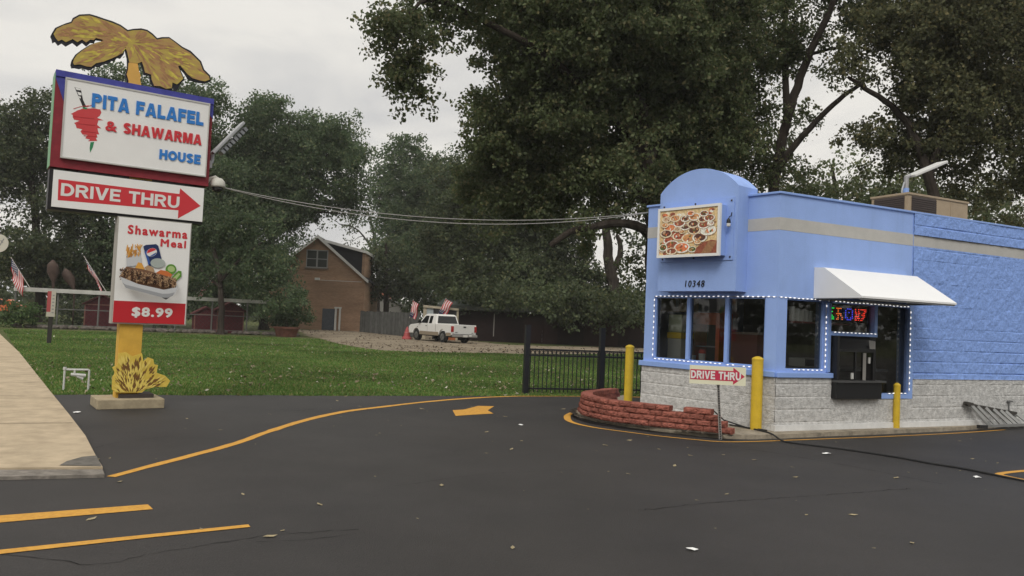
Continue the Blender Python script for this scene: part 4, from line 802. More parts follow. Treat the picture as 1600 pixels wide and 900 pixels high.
# where the front run starts (after the nose)
for course in range(4):
    s = (course % 2)*BL*.5
    while s < TL-.05:
        mid = s+BL/2; p, d = at(mid); fx = mid/TL
        bx = proj((p.x, p.y, .2))[0]; leg = mid < .9
        ok = leg or (course == 3 and (bx < 1052 or 1070 < bx < 1114)) or (course == 2 and bx < 1118) or (course == 1 and bx < 1132) or course == 0
        if ok:
            hh = BH*.5-.003; n2 = Vector((-d.y, d.x, 0)); d3 = Vector((d.x, d.y, 0)); c = Vector((p.x, p.y, .072+BH*(course+.5)+rr.uniform(-.002, .002)))+n2*(.09+.012*course+rr.uniform(-.010, .010))
            j = rr.uniform(-.03, .03); d3 = (d3+n2*j).normalized(); n2 = Vector((-d3.y, d3.x, 0))
            # split face: a subdivided rough front
            nx_, nz_ = 7, 4; vs_ = []
            for k in range(nz_+1):
                for i in range(nx_+1):
                    ex = abs(i/nx_-.5)*2; ez = abs(k/nz_-.5)*2
                    bul = -.095-.016*(1-ex**4)*(1-ez**4)+rr.uniform(-.006, .006)
                    vs_.append(c+d3*((i/nx_-.5)*(BL-.006))+n2*bul+Vector((0, 0, (k/nz_-.5)*2*hh)))
            pw.add(vs_, [(k*(nx_+1)+i, k*(nx_+1)+i+1, (k+1)*(nx_+1)+i+1, (k+1)*(nx_+1)+i) for k in range(nz_) for i in range(nx_)])
            pw.obox(c+n2*.004, (d3, n2, Vector((0, 0, 1))), ((BL-.006)/2, .092, hh))
        s += BL
so_ = MB(); strip([(p.x+(.105)*((path[min(i+1, len(path)-1)]-path[max(0, i-1)]).normalized().y), p.y-(.105)*((path[min(i+1, len(path)-1)]-path[max(0, i-1)]).normalized().x)) for i, p in enumerate(path)][14:], .10, .0745, so_, wob=.03); struct('soil_strip', so_, mat('damp soil', (.045, .038, .03), rough=1, spec=.1, var=.5, vscale=18, bump=.8, bscale=50))
# three raised cap blocks
brick = mat('red concrete block', (.27, .095, .070), rough=.95, spec=.15, var=.3, vscale=22, bump=.6, bscale=70, island=.22, dirt=.2)
tag(pw.build('planter_wall', brick), 'low curved red block retaining wall stepping down towards the right', 'retaining wall')
# small drive thru sign
p = G(1126, 687); q = D(1121, 572, p.y-.02)
ys = thing('arrow_sign', 'small cream sign with red right arrow on a perforated steel stake', 'sign', (p.x, p.y, 0), radians(-8))
top = Matrix.Rotation(-radians(-8), 3, 'Z') @ (q-Vector((p.x, p.y, 0)))
m = MB(); m.bar((0, 0, -.05), (top.x, top.y, top.z), .042, .012, up=(0, 1, 0)); st_ = m.build('stake', mat('galvanised', (.42, .40, .37), rough=.5, metal=.3), ys)
m = MB()
for i in range(44):
    t = .02+i*.0225
    if t < .99: c = Vector((0, 0, -.05)).lerp(top, t); m.box(c.x-.012, c.x+.012, c.y-.026, c.y-.0215, c.z-.007, c.z+.007)
m.build('holes', dark, st_)
sx0, sx1, sz0, sz1 = top.x-.40, top.x+.405, top.z-.27, top.z+.0
m = MB(); m.box(sx0, sx1, top.y-.034, top.y-.026, sz0, sz1); pn_ = m.build('panel', mat('cream board', (.70, .68, .50), rough=.55, var=.03, vscale=4), ys)
zc_ = (sz0+sz1)/2; y_ = top.y-.0355
m = MB(); m.flat([(sx0+.01, zc_+.075), (sx1-.18, zc_+.075), (sx1-.18, zc_+.125), (sx1-.015, zc_), (sx1-.18, zc_-.125), (sx1-.18, zc_-.075), (sx0+.01, zc_-.075)], y_, 0, 'xz'); m.build('arrow', mat('crimson', (.48, .03, .07), rough=.5), pn_)
m = MB(); m.letters('DRIVE THRU', sx0+.02, sx1-.07, zc_-.058, zc_+.058, y_-.001, .002, t=.22); m.build('lettering', mat('print white', (.7, .69, .66)), pn_)
# black steel fence
fA = Vector((*G(820.5, 616)[:2], 0)); fB = Vector((*G(937.5, 617.5)[:2], 0)); fd = (fB-fA); FL = fd.length; fa = atan2(fd.y, fd.x)
fe = thing('metal_fence', 'black steel picket fence with two tall posts between lawn and drive', 'fence', fA, fa)
fk = mat('fence black', (.012, .012, .014), rough=.45, spec=.45)
for u in (0, FL):
    m = MB(); m.box(u-.055, u+.055, -.055, .055, 0, 1.52); m.box(u-.062, u+.062, -.062, .062, 1.52, 1.54); m.build('post', fk, fe)
def panel(u0, u1):
    m = MB()
    for z in (.13, .87, 1.0): m.box(u0, u1, -.018, .018, z-.018, z+.018)
    n_ = int((u1-u0)/.102)
    for i in range(n_+1):
        u = u0+.03+(u1-u0-.06)*i/n_; m.box(u-.009, u+.009, -.0085, .0085, .05, 1.0)
        if i < n_:   # rings between the two upper rails
            uc = u+(u1-u0-.06)/n_/2; m.tube([(uc+.04*cos(a), 0, .935+.04*sin(a)) for a in [2*pi*k/10 for k in range(11)]], .006, 4)
    m.build('picket_panel', fk, fe)
panel(.06, FL-.06); panel(FL+.06, FL+2.3)
# stepladder lying against the wall
ld = thing('stepladder', 'grey aluminium stepladder lying on its side against the grey block wall', 'ladder', rw(4.5, 0), RZ)
alu = mat('weathered aluminium', (.30, .30, .29), rough=.55, metal=.5, dirt=.3, vscale=9)
m = MB(); m.bar((0, -.10, .47), (1.62, -.07, .27), .03, .055); m.bar((.02, -.13, .485), (.16, -.13, .465), .1, .05); m.build('upper_rail', mat('dark rail', (.055, .05, .045), rough=.6), ld)
m = MB(); m.bar((.22, -.30, .055+.03), (1.72, -.30, .06+.03), .035, .05); m.build('lower_rail', alu, ld)
for x0, x1 in [(.20, .47), (.38, .66), (.62, .84), (.85, 1.07), (1.06, 1.25), (1.22, 1.40), (1.58, 1.70)]:
    m = MB(); m.bar((x0, -.11, .47-.123*x0), (x1, -.29, .09), .06 if x0 < 1.5 else .09, .02, up=(0, 1, 0)); m.build('step', alu, ld)
m = MB(); m.bar((.46, -.3, .25), (.40, -.31, .09), .018, .012); m.bar((.10, -.10, .46), (.38, -.3, .1), .03, .012); m.bar((1.12, -.08, .30), (1.25, -.26, .10), .03, .012); m.build('brace', alu, ld)
m = MB(); m.bar((.12, -.30, .08), (.35, -.30, .075), .06, .06); m.build('foot', mat('black rubber', (.02, .02, .02), rough=.7), ld)
sg = thing('wall_spigot', 'thin grey pipe with hose spigot standing by the wall above the ladder', 'spigot', rw(5.9, -.06), RZ)
m = MB(); m.tube([(0, 0, 0), (0, 0, .50)], .012, 8); m.build('pipe', mat('grey pipe', (.2, .2, .2), rough=.5, metal=.5), sg); m = MB(); m.bar((-.05, 0, .50), (.07, -.02, .50), .03, .03); m.build('valve', mat('grey pipe', (.2, .2, .2)), sg)
# hose
hp = dense([G(1140, 664, .08), G(1160, 667, .08), G(1175, 670, .08), G(1195, 674.5, .08), G(1212, 680, .08), G(1222, 686, .05), G(1240, 692, .02), G(1320, 702, .02), G(1400, 714, .02), G(1455, 724, .02), G(1500, 731, .02), G(1560, 743, .02), G(1600, 751, .02), G(1700, 772, .02)], .08)
m = MB(); zs_ = [.085]*2
pts = []
for i, p in enumerate(hp): pts.append(Vector((p.x, p.y, .083 if (p-Vector(rw(0, 0)[:2])).length < .72 and p.x < 4.25 else .02)))
for k in range(3): pts = [pts[0]]+[Vector((pts[i].x, pts[i].y, (pts[i-1].z+pts[i].z*2+pts[i+1].z)/4)) for i in range(1, len(pts)-1)]+[pts[-1]]
m.tube(pts, .013, 7); tag(m.build('garden_hose', mat('black rubber', (.02, .02, .02))), 'long black hose running from the restaurant corner across the asphalt', 'hose')
cpz = [G(1155, 652, .25), G(1160, 660, .14), G(1168, 667, .09), G(1178, 671, .085), G(1195, 675, .085)]
m = MB(); m.tube([rw(-.42, .9, .30)+Vector((-.05, -.1, 0)), rw(-.36, .7, .16)+Vector((-.05, -.1, 0)), rw(-.22, .35, .09)+Vector((-.05, -.1, 0)), rw(-.1, .05, .085)+Vector((-.03, -.12, 0))], .012, 7); tag(m.build('wall_cable', mat('black rubber', (.02, .02, .02))), 'short black cable curling off the grey block base behind the bollard', 'cable')
# white pipe assembly on the lawn
pa, pb = G(99, 611), G(137.5, 611); pd = pb-pa; pl_ = pd.length
wp = thing('backflow_pipe', 'white painted water pipe frame with valve standing at the lawn edge', 'pipe', (pa.x, pa.y, 0), atan2(pd.y, pd.x))
wpm = mat('white pipe', (.55, .55, .53), rough=.5, dirt=.2, vscale=10)
m = MB(); m.tube([(0, 0, 0), (0, 0, .37), (.02, 0, .385), (pl_-.02, 0, .385), (pl_, 0, .37), (pl_, 0, 0)], .018, 8); m.lathe([(.03, 0), (.03, .05)], (0, 0, .38), 8); m.build('pipe_frame', wpm, wp)
m = MB(); m.tube([(.1, -.02, .30), (.34, -.02, .28)], .03, 8); m.tube([(.16, -.02, .385), (.16, -.02, .30)], .018, 8); m.tube([(.2, -.02, .27), (.30, -.02, .22)], .025, 8); m.build('valve', wpm, wp)
# scraps and leaves on the asphalt
leafm = mat('fallen leaf', (.30, .25, .15), rough=.8, var=.3, vscale=20); 
m = MB(); m.add([(-.06, 0, .0), (-.02, -.028, .006), (.035, -.022, .004), (.07, .004, .014), (.03, .03, .004), (-.02, .024, .008), (0, 0, .012)], [(6, 0, 1), (6, 1, 2), (6, 2, 3), (6, 3, 4), (6, 4, 5), (6, 5, 0)]); leaf0 = None
spots = [(1400, 748), (1054, 729), (1260, 806), (1332, 806), (1244, 747), (1079, 713), (627, 666), (815, 690), (799, 703), (946, 697), (983, 689), (982, 742), (421, 840), (593, 678), (801, 858), (527, 627), (563, 636), (736, 636), (794, 621), (292, 655), (345, 673), (142, 813), (153, 719), (188, 754), (660, 640), (540, 620), (760, 676), (790, 652), (880, 640), (1030, 703), (1500, 690), (1180, 720), (1130, 712), (1520, 718), (690, 760), (500, 790), (1425, 850)]
r9 = random.Random(21)
for i in range(70):
    qx, qy = r9.uniform(-4.5, 8), r9.uniform(5.5, 14); spots.append(proj((qx, qy, 0)))
for i, (x, y) in enumerate(spots):
    p = G(x, y)
    if leaf0 is None: o = leaf0 = m.build('fallen_leaf', leafm)
    else: o = leaf0.copy(); col.objects.link(o)
    tag(o, 'single small tan fallen leaf lying on the dark asphalt', 'leaf', 'fallen leaves on the asphalt'); o.location = (p.x, p.y, .009); o.rotation_euler = (random.uniform(-.15, .15), random.uniform(-.1, .1), random.uniform(0, 6.28)); s_ = random.uniform(.4, .85) if i < 37 else random.uniform(.15, .42); o.scale = (s_, s_, s_)
papm = mat('white paper', (.75, .75, .73), rough=.8)
for x, y, s_, lab in [(1292, 711, 1.0, 'bright white crumpled paper scrap on the asphalt below the order window'), (1526, 747, .8, 'small flat white paper scrap near the yellow loop at right'), (1082, 861, .7, 'white paper scrap on the near asphalt in the foreground'), (814, 665, .6, 'white paper dot on the drive below the yellow arrow'), (120, 646, .9, 'pale flat paper scrap on the asphalt left of the sign plinth')]:
    p = G(x, y); m = MB(); r8 = random.Random(int(x)); n_ = 9
    vs_ = [(0, 0, .03*s_)]+[(.07*s_*cos(2*pi*i/n_)*r8.uniform(.6, 1.2), .05*s_*sin(2*pi*i/n_)*r8.uniform(.6, 1.2), r8.uniform(.004, .025)*s_) for i in range(n_)]
    m.add(vs_, [(0, 1+i, 1+(i+1) % n_) for i in range(n_)]); tag(m.build('paper_scrap', papm, None, (p.x, p.y, .006)), lab, 'paper scrap', 'white paper scraps')
# ================================================================== HOUSE
HY = 76.0
hx = D(490, 515, HY).x; Hs = HY/FPX
H_ = thing('brick_house', 'tan brick house with white trimmed gable and dark side dormer behind the gravel', 'house', (hx, HY, 0), radians(3))
brk = bpy.data.materials.new('house brick'); brk.use_nodes = True; t = brk.node_tree; P_ = t.nodes['Principled BSDF']; P_.inputs['Roughness'].default_value = .9; P_.inputs['Specular IOR Level'].default_value = .15
co = t.nodes.new('ShaderNodeTexCoord'); sx = t.nodes.new('ShaderNodeSeparateXYZ'); t.links.new(co.outputs['Object'], sx.inputs[0]); ad = t.nodes.new('ShaderNodeMath'); t.links.new(sx.outputs[0], ad.inputs[0]); t.links.new(sx.outputs[1], ad.inputs[1])
cb2 = t.nodes.new('ShaderNodeCombineXYZ'); t.links.new(ad.outputs[0], cb2.inputs[0]); t.links.new(sx.outputs[2], cb2.inputs[1])
bt = t.nodes.new('ShaderNodeTexBrick'); t.links.new(cb2.outputs[0], bt.inputs['Vector']); bt.inputs['Scale'].default_value = 1.0; bt.inputs['Brick Width'].default_value = .22; bt.inputs['Row Height'].default_value = .075; bt.inputs['Mortar Size'].default_value = .008
bt.inputs['Color1'].default_value = (.45, .275, .18, 1); bt.inputs['Color2'].default_value = (.36, .21, .135, 1); bt.inputs['Mortar'].default_value = (.36, .28, .2, 1)
nn_ = t.nodes.new('ShaderNodeTexNoise'); nn_.inputs['Scale'].default_value = .8; nn_.inputs['Detail'].default_value = 8; mp_ = t.nodes.new('ShaderNodeMapping'); mp_.inputs['Scale'].default_value = (.25, .25, 2.2); t.links.new(co.outputs['Object'], mp_.inputs[0]); t.links.new(mp_.outputs[0], nn_.inputs['Vector'])
mrr = t.nodes.new('ShaderNodeMapRange'); t.links.new(nn_.outputs['Fac'], mrr.inputs[0]); mrr.inputs[1].default_value = .3; mrr.inputs[2].default_value = .7; mrr.inputs[3].default_value = .78; mrr.inputs[4].default_value = 1.2
scv = t.nodes.new('ShaderNodeVectorMath'); scv.operation = 'SCALE'; t.links.new(bt.outputs['Color'], scv.inputs[0]); t.links.new(mrr.outputs[0], scv.inputs['Scale']); t.links.new(scv.outputs[0], P_.inputs['Base Color'])
HW, EZ, AZ_ = 4.6, 5.05, 8.85
m = MB(); m.prism([(-HW, 0), (HW, 0), (HW, EZ), (0, AZ_-.05), (-HW, EZ)], 0, 11, 0, 'xz'); m.build('wall', brk, H_)
sl = (AZ_-EZ)/HW
roofm = mat('dark shingles', (.035, .035, .038), rough=.9, var=.25, vscale=6, bump=.4, bscale=20)
m = MB()
for s in (-1, 1): m.prism([(0, AZ_), (s*(HW+.35), EZ-.35*sl), (s*(HW+.35), EZ-.35*sl+.12), (0, AZ_+.14)], -.30, 11.3, 0, 'xz')
rf = m.build('roof', roofm, H_)
m = MB()
for s in (-1, 1): m.prism([(0, AZ_-.12), (s*(HW+.37), EZ-.37*sl-.12), (s*(HW+.37), EZ-.37*sl+.16), (0, AZ_+.2)], -.36, -.302, 0, 'xz')
m.build('bargeboard', mat('weathered white trim', (.74, .73, .70), rough=.6, dirt=.15), H_)
# dormer on the right slope
m = MB(); m.prism([(.8, AZ_-.8*sl), (4.15, AZ_-4.15*sl), (4.15, 7.62), (.8, 8.42)], .75, 8, 0, 'xz'); dr_ = m.build('dormer', mat('dark cladding', (.018, .018, .022), rough=.8, var=.2, vscale=3), H_)
m = MB(); m.box(4.152, 4.40, .75, 8, AZ_-4.4*sl, 7.55); m.build('dormer_front', brk, dr_)
m = MB(); m.prism([(.5, 8.46), (4.62, 7.52), (4.62, 7.78), (.5, 8.72)], .45, 8.3, 0, 'xz'); m.build('dormer_roof', mat('weathered white trim', (0, 0, 0)), dr_)
wx0, wx1, wz0, wz1 = -1.05, 1.0, 5.9, 7.62
m = MB()
for a in [(wx0, wx0+.09, wz0, wz1), (wx1-.09, wx1, wz0, wz1), (-.09, .05, wz0, wz1), (wx0, wx1, wz1-.09, wz1), (wx0, wx1, wz0, wz0+.09)]: m.box(a[0], a[1], -.05, .03, a[2]+.001, a[3]-.001)
m.box(wx0+.09, wx1-.09, -.035, -.02, 6.72, 6.79); wf = m.build('window', mat('grey window frame', (.36, .36, .35), rough=.5), H_)
m = MB(); m.add([(wx0+.05, -.018, wz0+.05), (wx1-.05, -.018, wz0+.05), (wx1-.05, -.018, wz1-.05), (wx0+.05, -.018, wz1-.05)], [(0, 1, 2, 3)]); m.build('pane', mat('dim glass', (.05, .055, .05), rough=.08, spec=.5), wf)
m = MB(); m.box(wx0-.12, wx1+.12, -.1, .0, wz0-.12, wz0-.001); m.build('sill', mat('stone sill', (.20, .17, .14), rough=.8), wf)
m = MB(); m.box(-.1, .35, -.3, -.05, 4.72, 4.95); m.box(.35, 4.3, -.03, -.005, 4.72, 4.76); m.build('wall_light', mat('white lamp', (.75, .75, .72), rough=.4), H_)
m = MB(); m.box(.75, 1.95, -.06, .02, .02, 2.05); d_ = m.build('door', mat('grey door', (.09, .10, .12), rough=.6, var=.2), H_); m = MB(); m.box(1.95, 2.12, -.25, -.05, 0, 2.1); m.box(2.35, 2.5, -.25, -.05, 0, 2.1); m.box(1.9, 2.55, -.3, -.05, 2.1, 2.25); m.build('frame', mat('weathered white trim', (0, 0, 0)), d_)

# ================================================================== FAR FENCES, SHEDS, SMALL YARD THINGS
def board_fence(p0, p1, z1, mname, c, label, cat='fence', step=.14):
    a = Vector((p0[0], p0[1], 0)); b = Vector((p1[0], p1[1], 0)); d = b-a; L_ = d.length; t_ = thing('board_fence', label, cat, a, atan2(d.y, d.x))
    m = MB(); n_ = int(L_/step); r_ = random.Random(int(L_*10))
    for i in range(n_): u = i*step; m.box(u, u+step*.9, r_.uniform(-.012, .012), .03, .03, z1+r_.uniform(-.04, .03))
    m.box(0, L_, .031, .08, z1-.3, z1-.2); m.box(0, L_, .031, .08, .3, .4); m.build('board', mat(mname, c, rough=.9, var=.25, vscale=2, island=.25), t_)
    m = MB(); k = 0
    for k in range(int(L_/2.4)+1): m = MB(); m.box(k*2.4-.05, k*2.4+.05, .08, .18, 0, z1+.05); m.build('post', mat(mname, c), t_)
    return t_
board_fence(D(562, 513, 74)[:2], D(655, 520, 62)[:2], 1.95, 'grey weathered board', (.085, .085, .08), 'weathered grey board fence between the brick house and the white pickup')
# pale garage seen over the fence
gx = D(588, 480, 95); t_ = thing('garage', 'pale garage with white gable roof just showing above the grey board fence', 'garage', (gx.x, 95, 0), radians(10))
m = MB(); m.prism([(-3, 0), (3, 0), (3, 2.9), (0, 4.1), (-3, 2.9)], 0, 7, 0, 'xz'); m.build('wall', mat('pale siding', (.34, .33, .31), rough=.8), t_); m = MB()
for s in (-1, 1): m.prism([(0, 4.15), (s*3.4, 2.85), (s*3.4, 3.0), (0, 4.3)], -.3, 7.3, 0, 'xz')
m.build('roof', mat('white roof', (.60, .60, .58), rough=.7), t_)
m = MB(); gx2 = D(566, 485, 105); tag(m.box(-2.6, 2.6, 0, 8, 0, 3.6).prism([(-2.9, 3.6), (2.9, 3.6), (2.2, 4.8), (-2.2, 4.8)], -.3, 8.3, 0, 'xz').build('outbuilding', mat('orange brick', (.32, .10, .05), rough=.9, var=.2), None, (gx2.x, 105, 0)), 'far orange brick outbuilding behind the pale garage', 'building')
# long low dark shed behind the truck
sa = D(690, 520, 60.5); sb_ = D(1010, 540, 60.5); sd_ = Vector((sb_.x-sa.x, sb_.y-sa.y, 0)); SLn = sd_.length
t_ = thing('long_shed', 'long low dark red shed with a greenish roof edge behind the pickup', 'shed', (sa.x, sa.y, 0), atan2(sd_.y, sd_.x))
m = MB(); m.box(0, SLn, .2, 5, 0, 2.25); m.build('wall', mat('dark red boards', (.018, .009, .009), rough=.85, var=.25, vscale=2.5), t_)
m = MB(); m.prism([(-.5, 2.62), (-.5, 2.5), (5.4, 3.1), (5.4, 3.25)], -.4, SLn+.5, 0, 'yz'); m.build('roof', mat('mossy roof', (.045, .055, .045), rough=.9, var=.35, vscale=1.2, dirt=.3), t_)
m = MB(); m.box(-.4, SLn+.5, -.56, -.502, 2.33, 2.60); m.build('fascia', mat('grey green fascia', (.045, .05, .042), rough=.8, var=.35, vscale=3, dirt=.4), t_)
m = MB(); m.box(3.9, 3.97, .15, .199, .4, 2.2); m.box(7.6, 7.66, .15, .199, .1, 1.0); m.build('downpipe', mat('pale pipe', (.36, .34, .31), rough=.7), t_)
for u in (6.2, 10.8): m = MB(); m.box(u, u+2.6, .15, .199, .02, 2.0); m.build('door', mat('shed door', (.03, .013, .012), rough=.8), t_)
# cream porch with windows behind the truck roof
pp_ = D(660, 515, 59.5); t_ = thing('cream_porch', 'small cream framed porch with dark panes behind the pickup cab', 'porch', (pp_.x, 59.5, 0), radians(-2))
cr_m = mat('cream trim', (.34, .30, .22), rough=.8, var=.15, vscale=5, dirt=.3)
m = MB(); m.box(0, .25, 0, .2, 0, 2.36); m.box(1.45, 1.6, 0, .2, 0, 2.28); m.box(2.5, 2.65, 0, .2, 0, 2.22); m.prism([(0, 2.36), (2.65, 2.22), (2.65, 2.38), (0, 2.54)], -.1, .25, 0, 'xz'); m.build('frame', cr_m, t_)
m = MB(); m.box(.25, .75, .05, .1, 1.0, 2.4); m.build('pane', mat('pale pane', (.32, .36, .37), rough=.2, spec=.5), t_); m = MB(); m.box(.75, 1.45, .05, .15, 0, 2.4); m.box(1.6, 2.5, .05, .15, .9, 2.35); m.build('dark_pane', dark, t_)
m = MB(); m.box(1.6, 2.5, .04, .12, 0, .9); m.build('lower_panel', mat('orange panel', (.30, .10, .04), rough=.8), t_)

def flag(x, y, Y, Lpole, ang, wd, ht, label, droop=.9, seed=1, along=False):
    p = D(x, y, Y); t_ = thing('flag', label, 'flag', p, 0, 'striped flags around the yard')
    tip = Vector((-sin(ang)*Lpole, 0, cos(ang)*Lpole)); m = MB(); m.tube([(0, 0, 0), tip], .022, 6); m.lathe([(.02, -.03), (.04, 0), (.02, .035)], tip, 8); m.build('pole', mat('pale flag pole', (.42, .40, .36), rough=.6), t_)
    # cloth hangs from the upper pole: i runs along the hoist, j along the fly
    ni, nj = (7 if along else 13), 22; vs_ = []; r_ = random.Random(seed); ph = r_.random()*6; side = 1 if ang > 0 else -1
    for i in range(ni+1):
        h = tip.lerp(Vector((0, 0, 0)), .02+.98*(i/ni)*ht/Lpole)
        for j in range(nj+1):
            f = j/nj
            if along:      # cloth wrapped along the pole: stripes run with it
                vs_.append(tip*(.97-f*.85)+Vector((wd*(i/ni)+.03*sin(f*8+ph), -.05+.06*sin(i*.5+f*6), -.25*(i/ni)))); continue
            vs_.append(h+Vector((side*wd*f*(1-droop)+.06*sin(f*9+ph+i*.25)*f, -.12*sin(f*7+ph+i*.3)*f-.02, -wd*f*droop+ (i/ni)*f*ht*.35*0)))
    fs, mi = [], []
    for i in range(ni):
        for j in range(nj):
            fs.append((i*(nj+1)+j, i*(nj+1)+j+1, (i+1)*(nj+1)+j+1, (i+1)*(nj+1)+j))
            mi.append(2 if (i < (4 if along else 7) and (j < nj*.4 if not along else j > nj*.7)) else (i % 2))
    m = MB(); m.v = vs_; m.f = fs; m.m = mi
    # stars as small pale squares on the canton
    cl = m.build('cloth', [mat('flag red', (.42, .03, .04), rough=.8), mat('flag white', (.52, .50, .48), rough=.8), mat('flag navy', (.022, .026, .09), rough=.8)], t_)
    sm_ = MB()
    for i in range(6 if not along else 3):
        for j in range(4 if not along else 3):
            q = Vector(vs_[(i+1)*(nj+1)+(1 if not along else 15)+j*2]); sm_.box(q.x-.022, q.x+.022, q.y-.012, q.y-.006, q.z-.02, q.z+.02)
    sm_.build('stars', mat('flag white', (0, 0, 0)), cl)
    return t_
# long white rail fence with wire mesh, and what stands behind it
ra, rb_ = D(18, 505, 46.5), D(440, 520, 53.5); rd = Vector((rb_.x-ra.x, rb_.y-ra.y, 0)); RL = rd.length
t_ = thing('rail_fence', 'long mesh fence with a thick white top rail along the lawn', 'fence', (ra.x, ra.y, 0), atan2(rd.y, rd.x))
m = MB(); m.box(0, RL*.42, -.06, .06, 2.12, 2.36); m.box(RL*.42, RL, -.05, .05, 2.06, 2.28); m.build('top_rail', mat('off white rail', (.46, .45, .42), rough=.6, var=.15, vscale=1.5, dirt=.3), t_)
gp_ = mat('grey post', (.16, .16, .15), rough=.6, metal=.4)
for k in range(8): u = .1+k*(RL-.2)/7; m = MB(); m.tube([(u, .1, 0), (u, .1, 2.12)], .05, 8); m.build('post', gp_, t_)
m = MB(); m.box(0, RL, .08, .12, 1.13, 1.18); m.box(0, RL, .08, .12, .18, .22); m.build('mid_rail', gp_, t_)
m = MB(); n_ = int(RL/.25)
for i in range(n_): u = i*.25; m.bar((u, .1, .2), (u+1.9, .1, 2.1), .008, .008); m.bar((u+1.9, .1, .2), (u, .1, 2.1), .008, .008)
m.build('wire_mesh', mat('dark wire', (.05, .05, .048), rough=.7), t_)
def rf_(px, off): # point on the fence line at photo column px, moved back by off
    u, z = onplane(px, 500, ra, (rd.x/RL, rd.y/RL)); d = Vector((rd.x, rd.y, 0)).normalized(); n2 = Vector((-d.y, d.x, 0)); q = Vector((ra.x, ra.y, 0))+d*u+n2*off; return q
flag(47, 450, 46.6, 2.1, .62, 1.25, 1.35, 'drooping striped flag at the left end of the white rail, nearest the bush', .93, 2)
flag(170, 462, 49.3, 2.9, .62, 1.45, 1.5, 'striped flag on a long leaning pole just left of the meal poster', .70, 5)
flag(303, 463, 51.5, 2.0, -.75, 1.2, 1.2, 'dim striped flag in shade just right of the meal poster', .7, 7)
flag(640, 497, 58.5, 1.35, -.15, .42, 1.15, 'narrow drooping striped flag left of the pickup hood', .68, 9, True)
flag(684, 492, 58.8, 1.35, -.42, .52, 1.25, 'striped flag standing above the pickup cab roof', .50, 11, True)
def shed(px, off, w_, h_, d_, label, c=(.085, .014, .019)):  # wall reds are darkened to stand in for the tree canopy's shade
    q = rf_(px, off); t_ = thing('red_shed', label, 'shed', q, atan2(rd.y, rd.x)); m = MB(); m.box(-w_/2, w_/2, 0, d_, 0, h_); m.prism([(-w_/2, h_), (w_/2, h_), (0, h_+w_*.28)], .0, d_, 0, 'xz'); m.build('wall', mat('shaded barn red', c, rough=.8, var=.2, vscale=4), t_)
    m = MB()
    for s in (-1, 1): m.prism([(0, h_+w_*.29), (s*(w_/2+.15), h_-.08), (s*(w_/2+.15), h_+.01), (0, h_+w_*.29+.09)], -.12, d_+.12, 0, 'xz')
    m.build('roof', mat('shed roof red', (.10, .03, .03), rough=.8), t_); m = MB(); m.box(-w_/2, -w_/2+.07, -.02, 0, 0, h_); m.box(w_/2-.07, w_/2, -.02, 0, 0, h_); m.box(-w_/2, w_/2, -.02, 0, h_-.07, h_); m.build('trim', mat('shed trim', (.22, .10, .08), rough=.8), t_)
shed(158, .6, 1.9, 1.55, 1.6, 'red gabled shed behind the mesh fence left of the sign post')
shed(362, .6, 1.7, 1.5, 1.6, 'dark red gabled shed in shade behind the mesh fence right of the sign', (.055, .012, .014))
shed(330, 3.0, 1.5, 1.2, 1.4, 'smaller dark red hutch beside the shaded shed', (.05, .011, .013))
# tall brown garden ornaments behind the rail
def ornament(px, py, Y, s, tilt, label):
    p = D(px, py, Y); t_ = thing('garden_ornament', label, 'ornament', (p.x, p.y, 0)); hb = p.z
    om_ = mat('dusty brown', (.065, .042, .033), rough=.8, var=.2, vscale=4)
    m = MB(); pts = [(0, 0, 0), (0, 0, hb-1.4*s), (tilt*.1, 0, hb-.6*s), (tilt*.5, 0, hb), (tilt*.9, 0, hb+.45*s), (tilt*1.0, 0, hb+.75*s)]; m.tube(pts, [.05*s, .05*s, .10*s, .34*s, .30*s, .04*s], 12); m.build('body', om_, t_, smooth=True)
ornament(85, 425, 49, 1.0, -.15, 'tall brown tapered garden ornament rising above the white rail')
ornament(118, 437, 50, .9, -.7, 'leaning brown tapered garden ornament left of the long-poled flag')
# notice post in the lawn
p = G(76, 537); hz = D(76, 449, p.y).z
t_ = thing('notice_post', 'narrow red and cream notice on a dark post standing in the lawn', 'sign', (p.x, p.y, 0), radians(20))
m = MB(); m.box(-.07, .07, 0, .09, 0, 1.3); m.build('post', mat('dark post', (.035, .032, .028), rough=.8), t_)
m = MB(); m.box(-.14, .14, -.03, -.001, 1.02, 2.0); pn2 = m.build('panel', mat('cream notice', (.46, .43, .36), rough=.6), t_); m = MB(); m.box(-.14, -.01, -.035, -.0301, 1.2, 1.98); m.build('red_strip', mat('faded red', (.36, .07, .07), rough=.6), pn2)
m = MB()
for i in range(6): m.box(.03, .10, -.034, -.0301, 1.15+i*.13, 1.2+i*.13)
m.build('marks', mat('grey mark', (.25, .25, .24)), pn2)
# round sign at the frame edge
p = D(-2, 380, 27); t_ = thing('round_sign', 'pale round sign on a grey pole cut by the left picture edge', 'sign', (p.x, p.y, 0), radians(10))
m = MB(); c_ = [(.31*cos(2*pi*i/28), p.z+.31*sin(2*pi*i/28)) for i in range(28)]; m.prism(c_, -.02, 0, 0, 'xz'); pd_ = m.build('disc', mat('pale disc', (.52, .50, .42), rough=.6), t_)
m = MB(); m.bar((.02, -.024, p.z-.12), (.16, -.024, p.z+.16), .006, .03); m.bar((.06, -.024, p.z+.1), (.14, -.024, p.z+.02), .006, .025); m.build('mark', mat('grey mark', (0, 0, 0)), pd_)
m = MB(); m.tube([(0, .04, 0), (0, .04, p.z+.35)], .04, 10); m.build('pole', gp_, t_)
